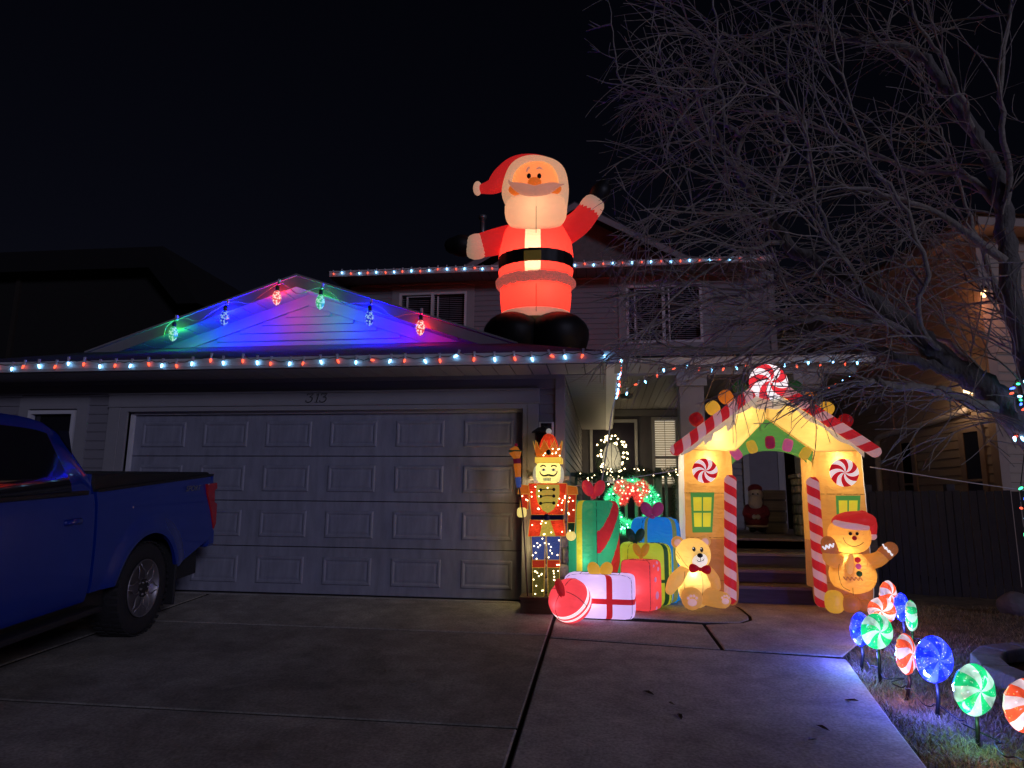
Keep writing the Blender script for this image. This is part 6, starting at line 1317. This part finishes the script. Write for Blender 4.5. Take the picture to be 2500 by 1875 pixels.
MB().prism([(-.04,-.83,.46),(-.04,-.795,.46),(-.04,-.795,1.40),(-.04,-.83,1.40)], (-.01,0,0)).build('cab_gap', M_dkp, truck, smooth=False)
MB().hexa([(-.26,.47,.16),(.02,.47,.16),(.02,.50,.16),(-.26,.50,.16),(-.26,.50,.78),(.02,.50,.78),(.02,.53,.78),(-.26,.53,.78)]).build('mud_flap', M_dkp, truck, smooth=False, bevel=.02)
# tail lamp: tall C wrapped round the corner
for s in (1,-1):
    X = lambda x: x if s > 0 else -TW_-x
    tl_ = MB().prism([(X(.024),1.06,1.30),(X(.024),1.285,1.31),(X(.024),1.30,1.24),(X(.024),1.24,1.22),(X(.024),1.25,1.10),(X(.024),1.31,1.08),(X(.024),1.31,.86),(X(.024),1.26,.80),(X(.024),1.17,1.0),(X(.024),1.06,1.2)], (-.09*s,0,0)).build('tail_lamp', M_tail, truck, smooth=False, bevel=.012)
    MB().box(min(X(-.012),X(-.06)),max(X(-.012),X(-.06)),1.245,1.29,1.105,1.215).build('reverse_lens', M_tailw, tl_, smooth=False)
# handle, badge text
hd = MB().tube([(-.012,-1.20,1.10),(.028,-1.17,1.105),(.03,-1.03,1.108),(-.012,-.99,1.11)], .014, 8, flat=1.6).build('door_handle', M_paint, truck)
MB().ell((-.008,-1.09,1.10),(.012,.085,.035),.8,.6,14,8).build('handle_cup', M_dkp, hd)
MB().ell((.004,-.30,1.155),(.006,.018,.016),1,1,10,6).build('marker', M_tailw, truck)
tcv = bpy.data.curves.new('sport_lettering', 'FONT'); tcv.body = 'SPORT'; tcv.size = .078; tcv.extrude = .0015; tcv.shear = .35; tcv.space_character = 1.05
tob = link(bpy.data.objects.new('sport_lettering', tcv)); bpy.context.view_layer.update()
tme = bpy.data.meshes.new_from_object(tob.evaluated_get(bpy.context.evaluated_depsgraph_get())); bpy.data.objects.remove(tob)
tme.materials.clear(); tme.materials.append(mat('badge_grey',(.16,.16,.17),.5)); lo = link(bpy.data.objects.new('lettering', tme)); lo.parent = truck
lo.matrix_local = Matrix.Translation((.014,.60,1.245)) @ Matrix(((0,0,1,0),(1,0,0,0),(0,1,0,0),(0,0,0,1))) @ Matrix.Scale(1.25,4,(1,0,0))
# wheels
def wheel(y, s):
    wl_ = empty('wheel', (0,0,0)); wl_.parent = truck; wl_.location = (-.02 if s > 0 else -TW_+.02, y, .41); wl_.rotation_euler = (0,0,0 if s > 0 else math.pi)
    ax = (1,0,0)
    MB().lathe([(.26,-.24),(.37,-.25),(.402,-.225),(.41,-.17),(.41,-.07),(.402,-.02),(.37,.005),(.30,.008),(.262,-.005),(.252,-.02),(.252,-.22)],48,ax=ax).build('tyre', M_tyre, wl_)
    tb = MB()
    for i in range(40):
        a = 2*math.pi*i/40; ca, sa = math.cos(a), math.sin(a)
        for k, xx in enumerate((-.22,-.12,-.03)):
            a2 = a+.04*k; tb.hexa([(xx+dx, (.405+dr)*math.cos(a2+da), (.405+dr)*math.sin(a2+da)) for dr in (0,.012) for dx,da in ((-.035,-.035),(.035,-.035),(.035,.035),(-.035,.035))])
    tb.build('tread', M_tyre, wl_, smooth=False)
    MB().lathe([(.0,-.14),(.245,-.14),(.25,-.03),(.257,-.012)],40,ax=ax).build('barrel', M_dkp, wl_)
    rm = MB().lathe([(.242,-.008),(.246,.003),(.252,.005),(.256,-.004)],48,ax=ax).build('rim', M_alu, wl_)
    sp = MB(); P2 = lambda r, a, x=0.0: (x, r*math.cos(a), r*math.sin(a))
    for i in range(6):
        a = 2*math.pi*i/6+.35; da = .30
        for sgn in (-1,1):
            loop = [P2(.085,a+sgn*.16,.0),P2(.15,a+sgn*.17,.004),P2(.19,a+sgn*.40,.004),P2(.236,a+sgn*.44,-.004)]
            sp.tube(loop, [.0055,.0055,.0055,.0055], 5)
        sp.tube([P2(.085,a-.16,.0),P2(.085,a+.16,.0)],.005,5)
    sp.build('spokes', M_alu, wl_)
    sd = MB()
    for i in range(6):
        a = 2*math.pi*i/6+.35+math.pi/6; sd.hexa([(x_,r*math.cos(a+d),r*math.sin(a+d)) for x_ in (-.06,-.012) for r,d in ((.06,-.35),(.245,-.10),(.245,.10),(.06,.35))])
    sd.lathe([(.085,-.08),(.085,-.004),(.05,.004),(.03,.012),(.0,.014)],24,ax=ax); sd.build('spoke_backs', M_dkp, wl_, smooth=False)
    nu_ = MB()
    for i in range(6): a = 2*math.pi*i/6; nu_.lathe([(.011,-.01),(.011,.012),(.006,.016)],6,(0,.058*math.cos(a),.058*math.sin(a)),ax=ax)
    nu_.build('lug_nuts', M_alu, wl_)
for y, s in ((0,1),(0,-1),(-3.69,1),(-3.69,-1)): wheel(y, s)
